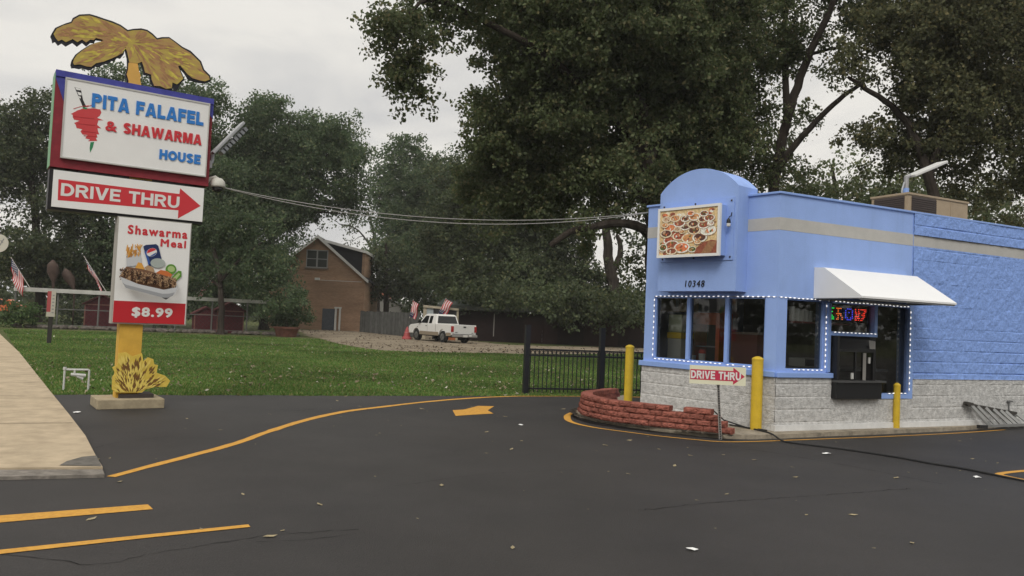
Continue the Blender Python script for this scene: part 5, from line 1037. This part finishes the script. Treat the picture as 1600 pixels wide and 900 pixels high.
# border stones
stm = mat('border stone', (.085, .072, .062), rough=.95, var=.3, vscale=5, island=.3, bump=.3, bscale=8)
for i in range(46):
    px = 26+i*9.6+random.uniform(-3, 3); q = rf_(px, -1.1+random.uniform(-.25, .25)); bm = bmesh.new(); bmesh.ops.create_icosphere(bm, subdivisions=2, radius=.21)
    s3 = (random.uniform(.8, 1.5), random.uniform(.7, 1.0), random.uniform(.55, .9))
    for v in bm.verts: v.co = Vector((v.co.x*s3[0], v.co.y*s3[1], v.co.z*s3[2]))*(1+random.uniform(-.13, .13))
    me = bpy.data.meshes.new('stone'); bm.to_mesh(me); bm.free(); me.materials.append(stm); o = bpy.data.objects.new('border_stone', me); col.objects.link(o); o.location = (q.x, q.y, .08); o.rotation_euler = (0, 0, random.random()*6)
    tag(o, 'rounded grey brown stone in the low border along the mesh fence', 'stone', 'stones bordering the lawn')
# terracotta planter tub with shrub is built with the trees; red cone, distant orange truck
p = D(636, 519, 57); t_ = thing('red_cone', 'small red cone shaped ornament on gravel left of the pickup wheel', 'ornament', (p.x, p.y, 0)); m = MB(); m.lathe([(.36, 0), (.34, .12), (.25, .2), (.2, .45), (.1, .75), (.03, .9)], n=14); m.build('body', mat('faded red', (.36, .05, .05), rough=.7), t_); m = MB(); m.lathe([(.215, .36), (.185, .50)], n=14); m.build('band', mat('pale band', (.45, .40, .38)), t_)
p = D(5, 497, 85); t_ = thing('parked_car', 'distant orange car beyond the left end of the white rail', 'car', (p.x, p.y, 0), radians(15))
m = MB(); m.prism([(-2.2, .35), (2.2, .35), (2.25, .95), (1.3, 1.1), (.7, 1.6), (-1.2, 1.65), (-1.9, 1.1), (-2.2, 1.0)], -.85, .85, 0, 'xz'); m.build('body', mat('orange paint', (.55, .12, .03), rough=.35, spec=.5), t_, bevel=.05)
for s in (-1.35, 1.35): m = MB(); m.tube([(s, -.88, .34), (s, -.66, .34)], .34, 16); m.build('wheel', dark, t_)
m = MB(); m.prism([(.6, 1.05), (.45, 1.5), (-1.0, 1.52), (-1.5, 1.1)], -.86, -.851, 0, 'xz'); m.build('window', dark, t_)

# ================================================================== PICKUP TRUCK
tp = G(746, 541); tq = G(684, 536)
T = thing('pickup_truck', 'white extended cab pickup truck with tan lower panels parked on the gravel', 'pickup truck', (-3.05, 52.7, 0), radians(90+36.5))
# local frame: x forward, y to the truck's left
wp_ = mat('white car paint', (.72, .71, .68), rough=.35, spec=.5, dirt=.08, vscale=3); tanp = mat('tan car paint', (.27, .22, .16), rough=.45, spec=.4); blk = mat('black glass', (.010, .011, .012), rough=.08, spec=.5); rub = mat('tyre rubber', (.018, .018, .018), rough=.85); chrome = mat('chrome', (.5, .5, .5), rough=.25, metal=.9)
def arch(cx, r, n=12, z=.5):
    a0 = math.asin(max(-1, min(1, (z-.39)/r))); return [(cx+r*cos(a), .39+r*sin(a)) for a in [a0+(pi-2*a0)*i/n for i in range(n+1)]]
RX, FX, AR = 1.15, 4.62, .47
prof = [(5.62, .5), (5.70, .75), (5.68, .92), (5.45, 1.08), (4.7, 1.15), (4.25, 1.20), (2.0, 1.20), (2.0, .5)]
m = MB()
fr_pts = [(2.02, .5)]+[p for p in arch(FX, AR)][::-1]
front_poly = [(2.02, .5)]+[(FX-AR, .5)]+arch(FX, AR)[::-1][1:-1]+[(FX+AR, .5), (5.62, .5), (5.70, .75), (5.68, .95), (5.45, 1.09), (4.7, 1.16), (4.25, 1.20), (2.02, 1.20)]
m.prism(front_poly, -.97, .97, 0, 'xz')
bed = [(.03, .55), (RX-AR, .5)]+arch(RX, AR)[::-1][1:-1]+[(RX+AR, .5), (2.0, .5), (2.0, 1.22), (.0, 1.22)]
m.prism(bed, .84, .97, 0, 'xz'); m.prism(bed, -.97, -.84, 0, 'xz'); m.box(.05, 2.0, -.84, .84, .60, .68); m.box(1.93, 2.0, -.84, .84, .68, 1.2); m.build('body', wp_, T, bevel=.025)
# cab with inward sloping sides
def cabside(s, grow=0.0, pts=None): return [(x, s*(.93+grow-(z-1.2)*.26), z) for x, z in pts]
cabp = [(2.05, 1.2), (2.22, 1.80), (2.45, 1.88), (3.45, 1.88), (3.75, 1.80), (4.38, 1.2)]
m = MB(); A = cabside(1, 0, cabp); Bq = cabside(-1, 0, cabp); n_ = len(cabp); m.add(A+Bq, [tuple(range(n_-1, -1, -1)), tuple(range(n_, 2*n_))]+[(i, (i+1) % n_, (i+1) % n_+n_, i+n_) for i in range(n_)]); m.build('cab', wp_, T, bevel=.03)
for s in (1, -1):
    for wpts in ([(3.16, 1.24), (3.16, 1.74), (3.62, 1.74), (4.12, 1.24)], [(2.62, 1.24), (2.62, 1.74), (3.02, 1.74), (3.02, 1.24)]):
        m = MB(); m.add(cabside(s, .006, wpts), [tuple(range(len(wpts)))]); m.build('window', blk, T)
m = MB(); m.add([(2.06, .80, 1.27), (2.06, -.80, 1.27), (2.20, -.68, 1.76), (2.20, .68, 1.76)], [(0, 1, 2, 3)]); m.v = [(x-.012, y, z) for x, y, z in m.v]; m.build('rear_window', blk, T)
m = MB(); m.add([(4.36, .82, 1.24), (4.36, -.82, 1.24), (3.78, -.70, 1.78), (3.78, .70, 1.78)], [(0, 1, 2, 3)]); m.v = [(x+.02, y, z+.012) for x, y, z in m.v]; m.build('windscreen', blk, T)
m = MB(); m.box(-.04, .03, -.80, .80, .60, 1.22); tg = m.build('tailgate', mat('tailgate white', (.56, .56, .54), rough=.4, spec=.45), T, bevel=.02)
m = MB(); m.box(-.055, -.041, -.13, .07, 1.03, 1.12); m.build('handle', dark, tg)
m = MB(); m.box(-.048, -.041, .52, .70, .68, .75); m.box(-.048, -.041, -.70, -.58, .66, .72); m.build('badge', mat('grey badge', (.2, .2, .2)), tg)
for s in (1, -1): m = MB(); m.box(-.035, .06, s*.90-.085, s*.90+.085, .74, 1.12); m.build('tail_light', mat('tail light red', (.30, .012, .012), rough=.25, spec=.5), T, bevel=.01)
m = MB(); m.box(-.20, .0, -.96, .96, .42, .58); bp = m.build('bumper', mat('grey bumper', (.30, .29, .28), rough=.4, metal=.4), T, bevel=.02); m = MB(); m.box(-.212, -.201, -.17, .17, .42, .56); m.build('licence_plate', mat('pale plate', (.55, .54, .5)), bp); m = MB(); m.box(-.212, -.201, -.50, -.30, .48, .56); m.build('bumper_sticker', mat('print white', (0, 0, 0)), bp)
for s in (1, -1):
    m = MB(); y0, y1 = (.965, .985) if s > 0 else (-.985, -.965)
    m.box(RX+AR+.02, FX-AR-.02, y0, y1, .44, .68); m.box(.06, RX-AR-.02, y0, y1, .46, .68); m.build('lower_panel', tanp, T)
    m = MB(); m.box(3.10, 3.115, y0-.002*s, y1-.012*s, .70, 1.18); m.box(2.03, 2.045, y0-.002*s, y1-.012*s, .70, 1.2); m.build('door_seam', dark, T)
    m = MB(); m.box(4.02, 4.2, s*1.02-.09, s*1.02+.09, 1.22, 1.42); m.build('mirror', dark, T, bevel=.02)
    m = MB(); m.box(3.18, 3.34, s*.975-.012, s*.975+.012, 1.03, 1.08); m.build('door_handle', dark, T)
    m = MB(); m.box(4.42, 4.5, s*.972-.004, s*.972+.004, .92, .99); m.build('badge', dark, T)
    for X in (RX, FX):
        yo, yi = s*.95, s*.68
        m = MB(); m.tube([(X, yo, .39), (X, yi, .39)], .39, 24); w_ = m.build('wheel', rub, T, bevel=.03)
        m = MB(); m.tube([(X, yo+s*.008, .39), (X, yo-s*.05, .39)], .23, 20)
        for k in range(5):
            a = 2*pi*k/5; m.bar((X, yo+s*.012, .39), (X+.2*cos(a), yo+s*.012, .39+.2*sin(a)), .02, .07, up=(0, 1, 0))
        m.build('rim', mat('grey rim', (.24, .24, .23), rough=.4, metal=.6), w_)
m = MB(); m.box(.5, 5.2, -.55, .55, .36, .56); m.build('chassis', dark, T)
# ================================================================== TREES
bark = mat('bark', (.040, .032, .026), rough=.95, spec=.15, var=.35, vscale=5, bump=.8, bscale=14, stretch=(1, 1, .25))
LM = {'olive': leaf_mat('leaf olive', (.076, .098, .042), (.135, .165, .074), (.21, .19, .095), .48, .30),
      'dark': leaf_mat('leaf dark', (.050, .068, .032), (.092, .118, .055), (.145, .152, .07), .40, .25),
      'green': leaf_mat('leaf green', (.068, .106, .052), (.118, .165, .082), (.165, .19, .092), .48, .18),
      'brownish': leaf_mat('leaf brownish', (.090, .098, .050), (.155, .162, .080), (.23, .20, .095), .48, .35),
      'bright': leaf_mat('leaf bright', (.055, .095, .035), (.09, .15, .05), (.16, .20, .08), .38, .6)}
def leaves(C, cr, n, s, R, flat=.75):
    k = len(C); P = np.repeat(C, n, 0); crr = np.repeat(cr, n)[:, None]
    # small sprays inside each clump give light and dark tufts and gaps
    ns = 11; sub = np.clip(R.randn(k*ns, 3), -1.5, 1.5)*np.repeat(cr, ns)[:, None]*.72; sub[:, 2] *= flat
    pick = R.randint(0, ns, k*n)+np.repeat(np.arange(k), n)*ns
    P = P+sub[pick]+np.clip(R.randn(k*n, 3), -1.6, 1.6)*crr*np.array([.26, .26, .20])
    m_ = len(P); d = R.randn(m_, 3); d[:, 2] -= .7; d /= np.linalg.norm(d, axis=1)[:, None]
    nn = R.randn(m_, 3); nn[:, 2] += .9; w_ = np.cross(d, nn); w_ /= np.linalg.norm(w_, axis=1)[:, None]+1e-9; up = np.cross(w_, d)
    L_ = (s*(.65+.7*R.rand(m_)))[:, None]
    V = np.empty((m_, 4, 3)); V[:, 0] = P; V[:, 1] = P+d*L_*.5+w_*L_*.36+up*L_*.08; V[:, 2] = P+d*L_; V[:, 3] = P+d*L_*.5-w_*L_*.36+up*L_*.08
    return V
def tree(name, label, cat, base, limbs, blobs, leafk, s, cr, n, seed, fill=.8, group='trees round the lot', twig=.018, trunkname='trunk', zmin=.3):
    R = np.random.RandomState(seed); rr = random.Random(seed)
    t_ = thing(name, label, cat, (base[0], base[1], 0), 0, group); O = Vector((base[0], base[1], 0))
    tb = MB(); nodes = []
    for pts, r0, r1 in limbs:
        P = [D(*p) if len(p) == 3 else Vector(p[:3]) for p in pts]; dn = []
        for i in range(len(P)-1):
            p0, p1, p2, p3 = P[max(i-1, 0)], P[i], P[i+1], P[min(i+2, len(P)-1)]
            for j in range(4):
                t = j/4; dn.append(0.5*((2*p1)+(p2-p0)*t+(2*p0-5*p1+4*p2-p3)*t*t+(3*p1-p0-3*p2+p3)*t**3))
        dn.append(P[-1]); k = len(dn); dn = [p+Vector((rr.uniform(-1, 1), rr.uniform(-1, 1), 0))*r0*.12 if 0 < i < k-1 else p for i, p in enumerate(dn)]
        rs = [r0+(r1-r0)*i/(k-1) for i in range(k)]
        if dn[0].z < 1: rs[0] *= 1.5
        tb.tube([p-O for p in dn], rs, 10); nodes += [np.array(p) for p in dn[2:]]
    Cs = []
    for b in blobs:
        px, py, Y, rxp, ryp = b[:5]; f = b[5] if len(b) > 5 else fill
        c = np.array(D(px, py, Y)); rx = rxp*Y/FPX; rz = ryp*Y/FPX; ry = rx*.85 if len(b) < 7 else b[6]
        k = max(2, int(f*rx*ry*rz/(cr**3)))
        u = R.randn(k, 3); u /= np.linalg.norm(u, axis=1)[:, None]; u *= (R.rand(k)**.42)[:, None]
        Cs.append(c+u*np.array([rx, ry, rz]))
    C = np.concatenate(Cs); C = C[C[:, 2] > zmin]
    if nodes:
        Nd = np.zeros((len(nodes)+len(C)*3, 3)); Nd[:len(nodes)] = nodes; cnt = len(nodes)
        dd = np.array([np.min(np.sum((Nd[:cnt]-c)**2, 1)) for c in C]); 
        for i in np.argsort(dd):
            c = C[i]; q = Nd[:cnt]-c; d2 = np.sum(q*q, 1)+np.maximum(q[:, 2], 0)**2*1.5; j = int(np.argmin(d2)); a = Nd[j]; L_ = math.sqrt(np.sum((a-c)**2))
            if L_ > .3:
                mid = (a+c)/2+np.array([rr.uniform(-.1, .1), rr.uniform(-.1, .1), .08+rr.uniform(-.05, .12)])*L_; r0 = twig*(.6+.28*L_)
                tb.tube([Vector(a)-O, Vector(a*.6+mid*.4)-O, Vector(mid)-O, Vector(c)-O], [r0, r0*.85, r0*.7, r0*.3], 4, caps=False)
                Nd[cnt] = mid; Nd[cnt+1] = c*.7+mid*.3; Nd[cnt+2] = c; cnt += 3
            else: Nd[cnt] = c; cnt += 1
        tb.build(trunkname, bark, t_)
    V = leaves(C-np.array(O), cr*(.75+.5*R.rand(len(C))), n, s, R)
    V = V.reshape(-1, 3); fastmesh('crown', V, np.arange(len(V)).reshape(-1, 4), LM[leafk], t_)
    return t_
def gx_(px, Y): return D(px, 500, Y)
# the big cottonwood whose trunk rises behind the restaurant
tree('cottonwood_tree', 'huge dark cottonwood rising behind the arched front with a branch hanging far left', 'tree', gx_(1030, 27),
     [([(1030, 586, 27), (1029, 470, 27), (1024, 350, 27), (1014, 255, 27), (1005, 180, 27), (998, 100, 27), (990, 0, 27), (985, -150, 27)], .46, .12),
      ([(1014, 262, 27), (1040, 175, 27.3), (1065, 122, 27.5), (1110, 75, 28), (1155, 0, 28.5)], .18, .05),
      ([(1010, 240, 27), (935, 160, 26.5), (850, 85, 25.5), (760, 35, 24.6), (680, 0, 24), (640, 20, 23.6), (612, 70, 23.5)], .17, .02),
      ([(1031, 420, 27), (1021, 376, 26.8), (997, 354, 26.6), (965, 349, 26.4), (930, 354, 26.2), (893, 362, 26), (860, 384, 26)], .20, .09),
      ([(1005, 190, 27), (940, 110, 28), (880, 60, 29), (840, -40, 29)], .13, .04), ([(1020, 330, 27), (960, 260, 28.5), (900, 230, 29), (820, 210, 29)], .17, .05)],
     [(960, 60, 27, 170, 130), (815, 30, 26.5, 95, 110), (1080, 60, 28.5, 120, 140), (905, 200, 27.5, 130, 105), (1030, 180, 28.5, 110, 115), (790, 190, 27.5, 78, 90), (1110, 210, 29, 80, 85), (960, -100, 27, 220, 80), (765, 290, 28.5, 62, 65), (850, 300, 28.5, 70, 55),
      (705, -5, 24.5, 70, 42), (640, 10, 24, 46, 40, 2.0), (622, 62, 23.6, 30, 42, 2.6), (597, 42, 23.6, 16, 18, 3), (660, 70, 23.8, 34, 30, 1.2), (596, 108, 23.6, 16, 13, 4), (640, 108, 23.6, 24, 26, 2.6), (652, 142, 23.6, 12, 13, 5), (925, 365, 26.5, 40, 22, .35), (1005, 300, 27.5, 40, 40, .4), (1000, 400, 28.5, 20, 45, .35), (985, 265, 25.6, 55, 50, .9), (1045, 270, 26, 28, 45, .9), (910, 320, 28, 50, 36, .8)],
     'olive', .125, .55, 380, 21, fill=1.25, twig=.014)
# trees behind the long shed
tree('broadleaf_tree', 'very dark dense tree drooping over the long shed roof', 'tree', gx_(800, 67),
     [([(800, 540, 67), (800, 430, 67), (790, 330, 67), (800, 240, 67)], .4, .12)],
     [(780, 320, 67, 75, 110), (850, 380, 67, 75, 85), (735, 400, 68, 55, 75), (800, 440, 65, 110, 42, 1.3), (840, 260, 68, 70, 70), (725, 300, 69, 42, 85), (700, 360, 70, 40, 80), (760, 460, 66, 60, 28), (800, 466, 58.5, 85, 13, 2.2), (905, 474, 58.5, 75, 20, 2.2), (975, 490, 58.5, 45, 24, 2.0), (900, 430, 66, 45, 45, 1.1)], 'dark', .25, 1.1, 300, 31, fill=1.7)
tree('slender_tree', 'slender forked dark trunk against bright sky beside the restaurant edge', 'tree', gx_(966, 64),
     [([(972, 540, 64), (966, 480, 64), (957, 440, 64), (950, 400, 64), (948, 350, 64), (945, 300, 64)], .62, .25), ([(957, 425, 64), (967, 405, 64), (970, 385, 64), (964, 368, 64)], .3, .16), ([(966, 478, 64), (930, 470, 64), (895, 472, 64)], .22, .12)],
     [(945, 310, 64, 60, 45), (925, 400, 64, 22, 45, .5), (1000, 420, 64, 30, 40, .3), (985, 350, 64, 40, 30, .25), (945, 475, 65, 75, 22, 1.3), (1010, 470, 64, 30, 25, .8)], 'dark', .30, .95, 120, 33, fill=.8)
# right side trees
tree('leaning_tree', 'open crowned tree with long leaning limbs just right of the arched front', 'tree', gx_(1207, 31),
     [([(1207, 575, 31), (1207, 420, 31), (1207, 330, 31), (1212, 275, 31), (1225, 208, 31), (1241, 150, 31), (1262, 92, 30.8), (1286, 40, 30.6), (1310, -15, 30.5), (1330, -80, 30.5)], .27, .10),
      ([(1211, 270, 31), (1245, 223, 30.8), (1285, 180, 30.5), (1318, 150, 30.3), (1345, 132, 30)], .15, .07),
      ([(1230, 185, 31), (1227, 90, 31.2), (1226, 0, 31.4), (1230, -60, 31.4)], .15, .06), ([(1266, 85, 31), (1310, 75, 31), (1335, 90, 31)], .07, .03)],
     [(1180, 50, 31, 80, 95), (1150, 180, 31, 70, 80), (1205, 110, 31.5, 50, 70, .6), (1262, 60, 31, 50, 70, .45), (1330, 20, 31, 70, 55, .7), (1190, 265, 31.5, 55, 55, .9), (1260, 190, 31.5, 32, 45, .22), (1310, 100, 31, 50, 45, .5), (1250, -70, 31, 130, 60, .8), (1240, 300, 33, 60, 30, .9), (1215, 230, 31.5, 28, 40, .6), (1130, 280, 32, 50, 50, .8)],
     'olive', .13, .58, 300, 41, fill=1.1, twig=.016)
tree('maple_tree', 'tall brownish green tree filling the right edge above the roof light', 'tree', gx_(1480, 27),
     [([(1490, 600, 27), (1478, 420, 27), (1462, 320, 27), (1442, 250, 27), (1420, 197, 27), (1392, 165, 27), (1352, 138, 27), (1325, 120, 27)], .24, .05),
      ([(1450, 275, 27), (1485, 170, 27), (1500, 85, 27), (1508, 0, 27), (1515, -80, 27)], .16, .06), ([(1470, 215, 27), (1540, 150, 27.5), (1600, 90, 28)], .14, .05)],
     [(1500, 50, 27, 110, 110), (1405, 80, 27, 80, 85), (1480, 180, 27.5, 95, 80), (1580, 190, 27.5, 80, 100, .7), (1590, 40, 27.5, 90, 100, .8), (1395, 185, 27.5, 45, 32, .6), (1425, 245, 28, 60, 42), (1530, 285, 28.5, 70, 48, .7), (1500, -80, 27, 170, 60), (1640, 140, 28, 60, 160), (1350, 215, 27, 32, 20, .35), (1600, 300, 29, 50, 60, .55)],
     'brownish', .125, .55, 340, 43, fill=1.25, twig=.015)
tree('thicket_tree', 'low bushy tree showing over the roof left of the tan air conditioner', 'tree', gx_(1300, 46),
     [([(1310, 560, 46), (1308, 400, 46), (1305, 300, 46), (1300, 260, 46)], .25, .08)],
     [(1260, 290, 46, 50, 32), (1320, 285, 46, 45, 36, .7), (1385, 295, 46, 55, 45), (1440, 310, 46, 60, 60), (1350, 320, 46, 130, 30), (1540, 330, 46, 90, 40, .8)], 'olive', .22, .8, 120, 45, fill=.9)
# left group
tree('broadleaf_tree', 'wide green tree whose crown spreads above the brick house gable', 'tree', gx_(412, 66),
     [([(412, 518, 66), (414, 450, 66), (425, 370, 66), (452, 300, 66), (478, 240, 66), (490, 180, 66)], .38, .10), ([(430, 360, 66), (395, 290, 66), (400, 220, 66)], .2, .08), ([(470, 262, 66), (520, 240, 66), (548, 250, 66)], .16, .06), ([(440, 325, 66), (490, 330, 66), (540, 335, 66)], .14, .05)],
     [(430, 200, 66, 60, 48), (415, 165, 66, 28, 25, .6), (500, 225, 66, 62, 48), (400, 265, 66, 65, 58), (542, 265, 66, 34, 52, 1.2), (480, 285, 66, 60, 45, 1.2), (380, 335, 65, 58, 50), (440, 330, 66, 38, 30, .8), (520, 318, 67, 48, 26, .9), (545, 300, 67, 30, 40), (460, 330, 66, 60, 36), (385, 410, 64, 55, 55), (425, 430, 64, 28, 50, 1.1), (355, 460, 63, 45, 40), (445, 395, 64, 26, 30), (452, 455, 64, 20, 40, .9), (345, 400, 64, 40, 60), (440, 265, 66, 60, 50), (530, 225, 67, 40, 40)],
     'green', .21, 1.05, 360, 51, fill=2.0)
tree('shade_tree', 'tall dark green tree standing behind the roadside sign', 'tree', gx_(345, 61),
     [([(345, 522, 61), (345, 460, 61), (335, 370, 61), (310, 280, 61), (280, 200, 61), (260, 140, 61)], .40, .10), ([(325, 330, 61), (230, 270, 61), (190, 200, 61)], .2, .08)],
     [(180, 135, 62, 55, 32), (300, 155, 62, 48, 36), (245, 190, 62, 80, 60), (325, 215, 61, 42, 50), (270, 300, 61, 100, 80), (335, 310, 60, 45, 70), (310, 410, 60, 60, 55), (215, 400, 61, 80, 60), (290, 470, 60, 70, 28, .8), (160, 250, 63, 60, 80)],
     'green', .21, 1.1, 360, 53, fill=2.0)
tree('broadleaf_tree', 'dark full tree at the left picture edge beside the sign cabinet', 'tree', gx_(60, 60),
     [([(62, 520, 60), (62, 440, 60), (55, 340, 60), (48, 260, 60), (60, 190, 60)], .4, .12)],
     [(40, 215, 60, 58, 55), (85, 175, 60, 32, 32), (-40, 250, 60, 60, 80), (15, 270, 60, 60, 48), (110, 310, 59, 55, 60), (60, 395, 58, 75, 28), (140, 400, 60, 60, 50), (30, 430, 57, 50, 24, .8), (-60, 400, 60, 60, 80), (100, 450, 60, 55, 34, .8), (50, 330, 62, 34, 22, .5)],
     'dark', .21, 1.05, 360, 55, fill=2.0)
tree('fence_tree', 'low spreading tree before the mesh fence between meal poster and brick house', 'tree', gx_(345, 50),
     [([(345, 524, 50), (346, 470, 50), (342, 420, 50.5), (330, 370, 51), (325, 330, 51)], .22, .06), ([(344, 440, 50), (380, 400, 50.5), (415, 375, 51)], .11, .03), ([(345, 450, 50), (312, 420, 50)], .1, .04)],
     [(330, 360, 51, 45, 45), (385, 370, 51, 45, 45), (430, 405, 51, 34, 40), (315, 420, 50.5, 26, 40), (370, 425, 50.5, 40, 32, 1.2), (445, 440, 51, 20, 34, 1.2), (432, 470, 50, 22, 24, .9)],
     'green', .18, .85, 300, 71, fill=1.5)
tree('distant_tree', 'rounded green tree between the brick house and the dark trees', 'tree', gx_(650, 90),
     [([(650, 520, 90), (650, 400, 90), (645, 300, 90), (650, 240, 90)], .4, .12), ([(648, 370, 90), (600, 330, 90), (590, 290, 90)], .18, .06)],
     [(640, 258, 90, 46, 38), (690, 290, 90, 42, 55), (608, 290, 90, 28, 40), (650, 320, 89, 60, 48), (660, 370, 88, 58, 52), (690, 430, 86, 45, 60), (630, 420, 86, 40, 55), (612, 360, 88, 28, 50)], 'green', .27, 1.25, 330, 57, fill=1.9)
tree('bare_twig_tree', 'thin nearly bare tree against the sky over the house dormer', 'tree', gx_(585, 95),
     [([(590, 520, 95), (590, 430, 95), (585, 370, 95), (575, 330, 95)], .25, .08), ([(588, 400, 95), (560, 360, 95), (530, 350, 95)], .12, .05)],
     [(560, 360, 95, 45, 32, .22), (590, 390, 95, 26, 40, .35), (530, 352, 95, 26, 14, .4)], 'dark', .26, 1.0, 60, 58, fill=.3, twig=.05)
tree('dark_evergreen', 'dark bushy evergreen right of the brick house behind the board fence', 'tree', gx_(605, 82),
     [([(603, 515, 82), (603, 440, 82), (603, 380, 82)], .35, .1)], [(605, 430, 82, 40, 50), (612, 385, 82, 22, 26), (580, 455, 82, 22, 30, .8), (640, 455, 82, 30, 40)], 'dark', .32, 1.1, 150, 59, fill=1.3)
# shrubs
def shrub(name, label, cat, base, blobs, k, s, cr, n, seed, group='shrubs in the yard'):
    c = base; return tree(name, label, cat, base, [([(c.x, c.y, 0.0, 0), (c.x+.1, c.y, .5, 0), (c.x, c.y, 1.0, 0)], .05, .02)], blobs, k, s, cr, n, seed, fill=1.2, group=group, trunkname='stem', zmin=.1)
shrub('bush', 'rounded bright green bush at the left end of the mesh fence', 'bush', gx_(32, 46), [(32, 485, 46, 22, 26), (14, 494, 46, 10, 18)], 'bright', .13, .35, 160, 61)
shrub('bush', 'low dark thicket behind the mesh fence between the red sheds', 'bush', gx_(240, 57), [(230, 485, 57, 45, 22), (110, 490, 57, 30, 20)], 'dark', .22, .6, 120, 62)
shrub('bush', 'dark undergrowth behind the long shed left of the restaurant', 'bush', gx_(930, 68), [(900, 468, 68, 100, 20), (990, 480, 68, 40, 22)], 'dark', .3, .9, 110, 63)
pz = G(447, 526); tp_ = thing('tub_planter', 'broad terracotta tub at the edge of the gravel holding a leafy shrub', 'planter', (pz.x, pz.y, 0)); m = MB(); m.lathe([(.62, 0), (.75, .5), (.82, .5), (.82, .62), (.7, .62), (.68, .5)], n=24); m.build('tub', mat('terracotta', (.13, .055, .038), rough=.85, var=.2, vscale=3), tp_)
m = MB(); m.lathe([(.69, .5), (.69, .54)], n=20); m.build('earth', mat('earth', (.03, .022, .015), rough=1), tp_)
shrub('potted_shrub', 'loose green shrub growing out of the terracotta tub beside the house', 'shrub', pz, [(455, 480, 53, 30, 26), (440, 500, 53, 26, 16), (478, 494, 53, 12, 9, .8)], 'green', .14, .42, 160, 64)
# far wood round the horizon: low in front, taller on the street side behind the camera
R = np.random.RandomState(77); n = 1500; th = R.rand(n)*2*pi; fr = np.cos(th)   # th = 0 straight ahead
hm = np.where(fr > .55, 4.5, np.where(fr > .2, 8, 12)); r_ = 112+R.rand(n)*25; C = np.stack([r_*np.sin(th), r_*np.cos(th), R.rand(n)**.8*hm], 1)
V = leaves(C, 2.6*np.ones(n), 60, 1.1, R).reshape(-1, 3); o = fastmesh('far_woods', V, np.arange(len(V)).reshape(-1, 4), LM['dark']); o['kind'] = 'stuff'

# thin grey damp air
hz_ = MB(); hz_.box(-190, 190, -170, 190, -1.0, 34); ho = hz_.build('haze', bpy.data.materials.new('haze')); ho['kind'] = 'stuff'
hm_ = ho.data.materials[0]; hm_.use_nodes = True; t = hm_.node_tree; t.nodes.clear(); o2 = t.nodes.new('ShaderNodeOutputMaterial'); pv = t.nodes.new('ShaderNodeVolumePrincipled'); pv.inputs['Color'].default_value = (.9, .9, .88, 1); pv.inputs['Density'].default_value = 0.0005; t.links.new(pv.outputs[0], o2.inputs['Volume'])
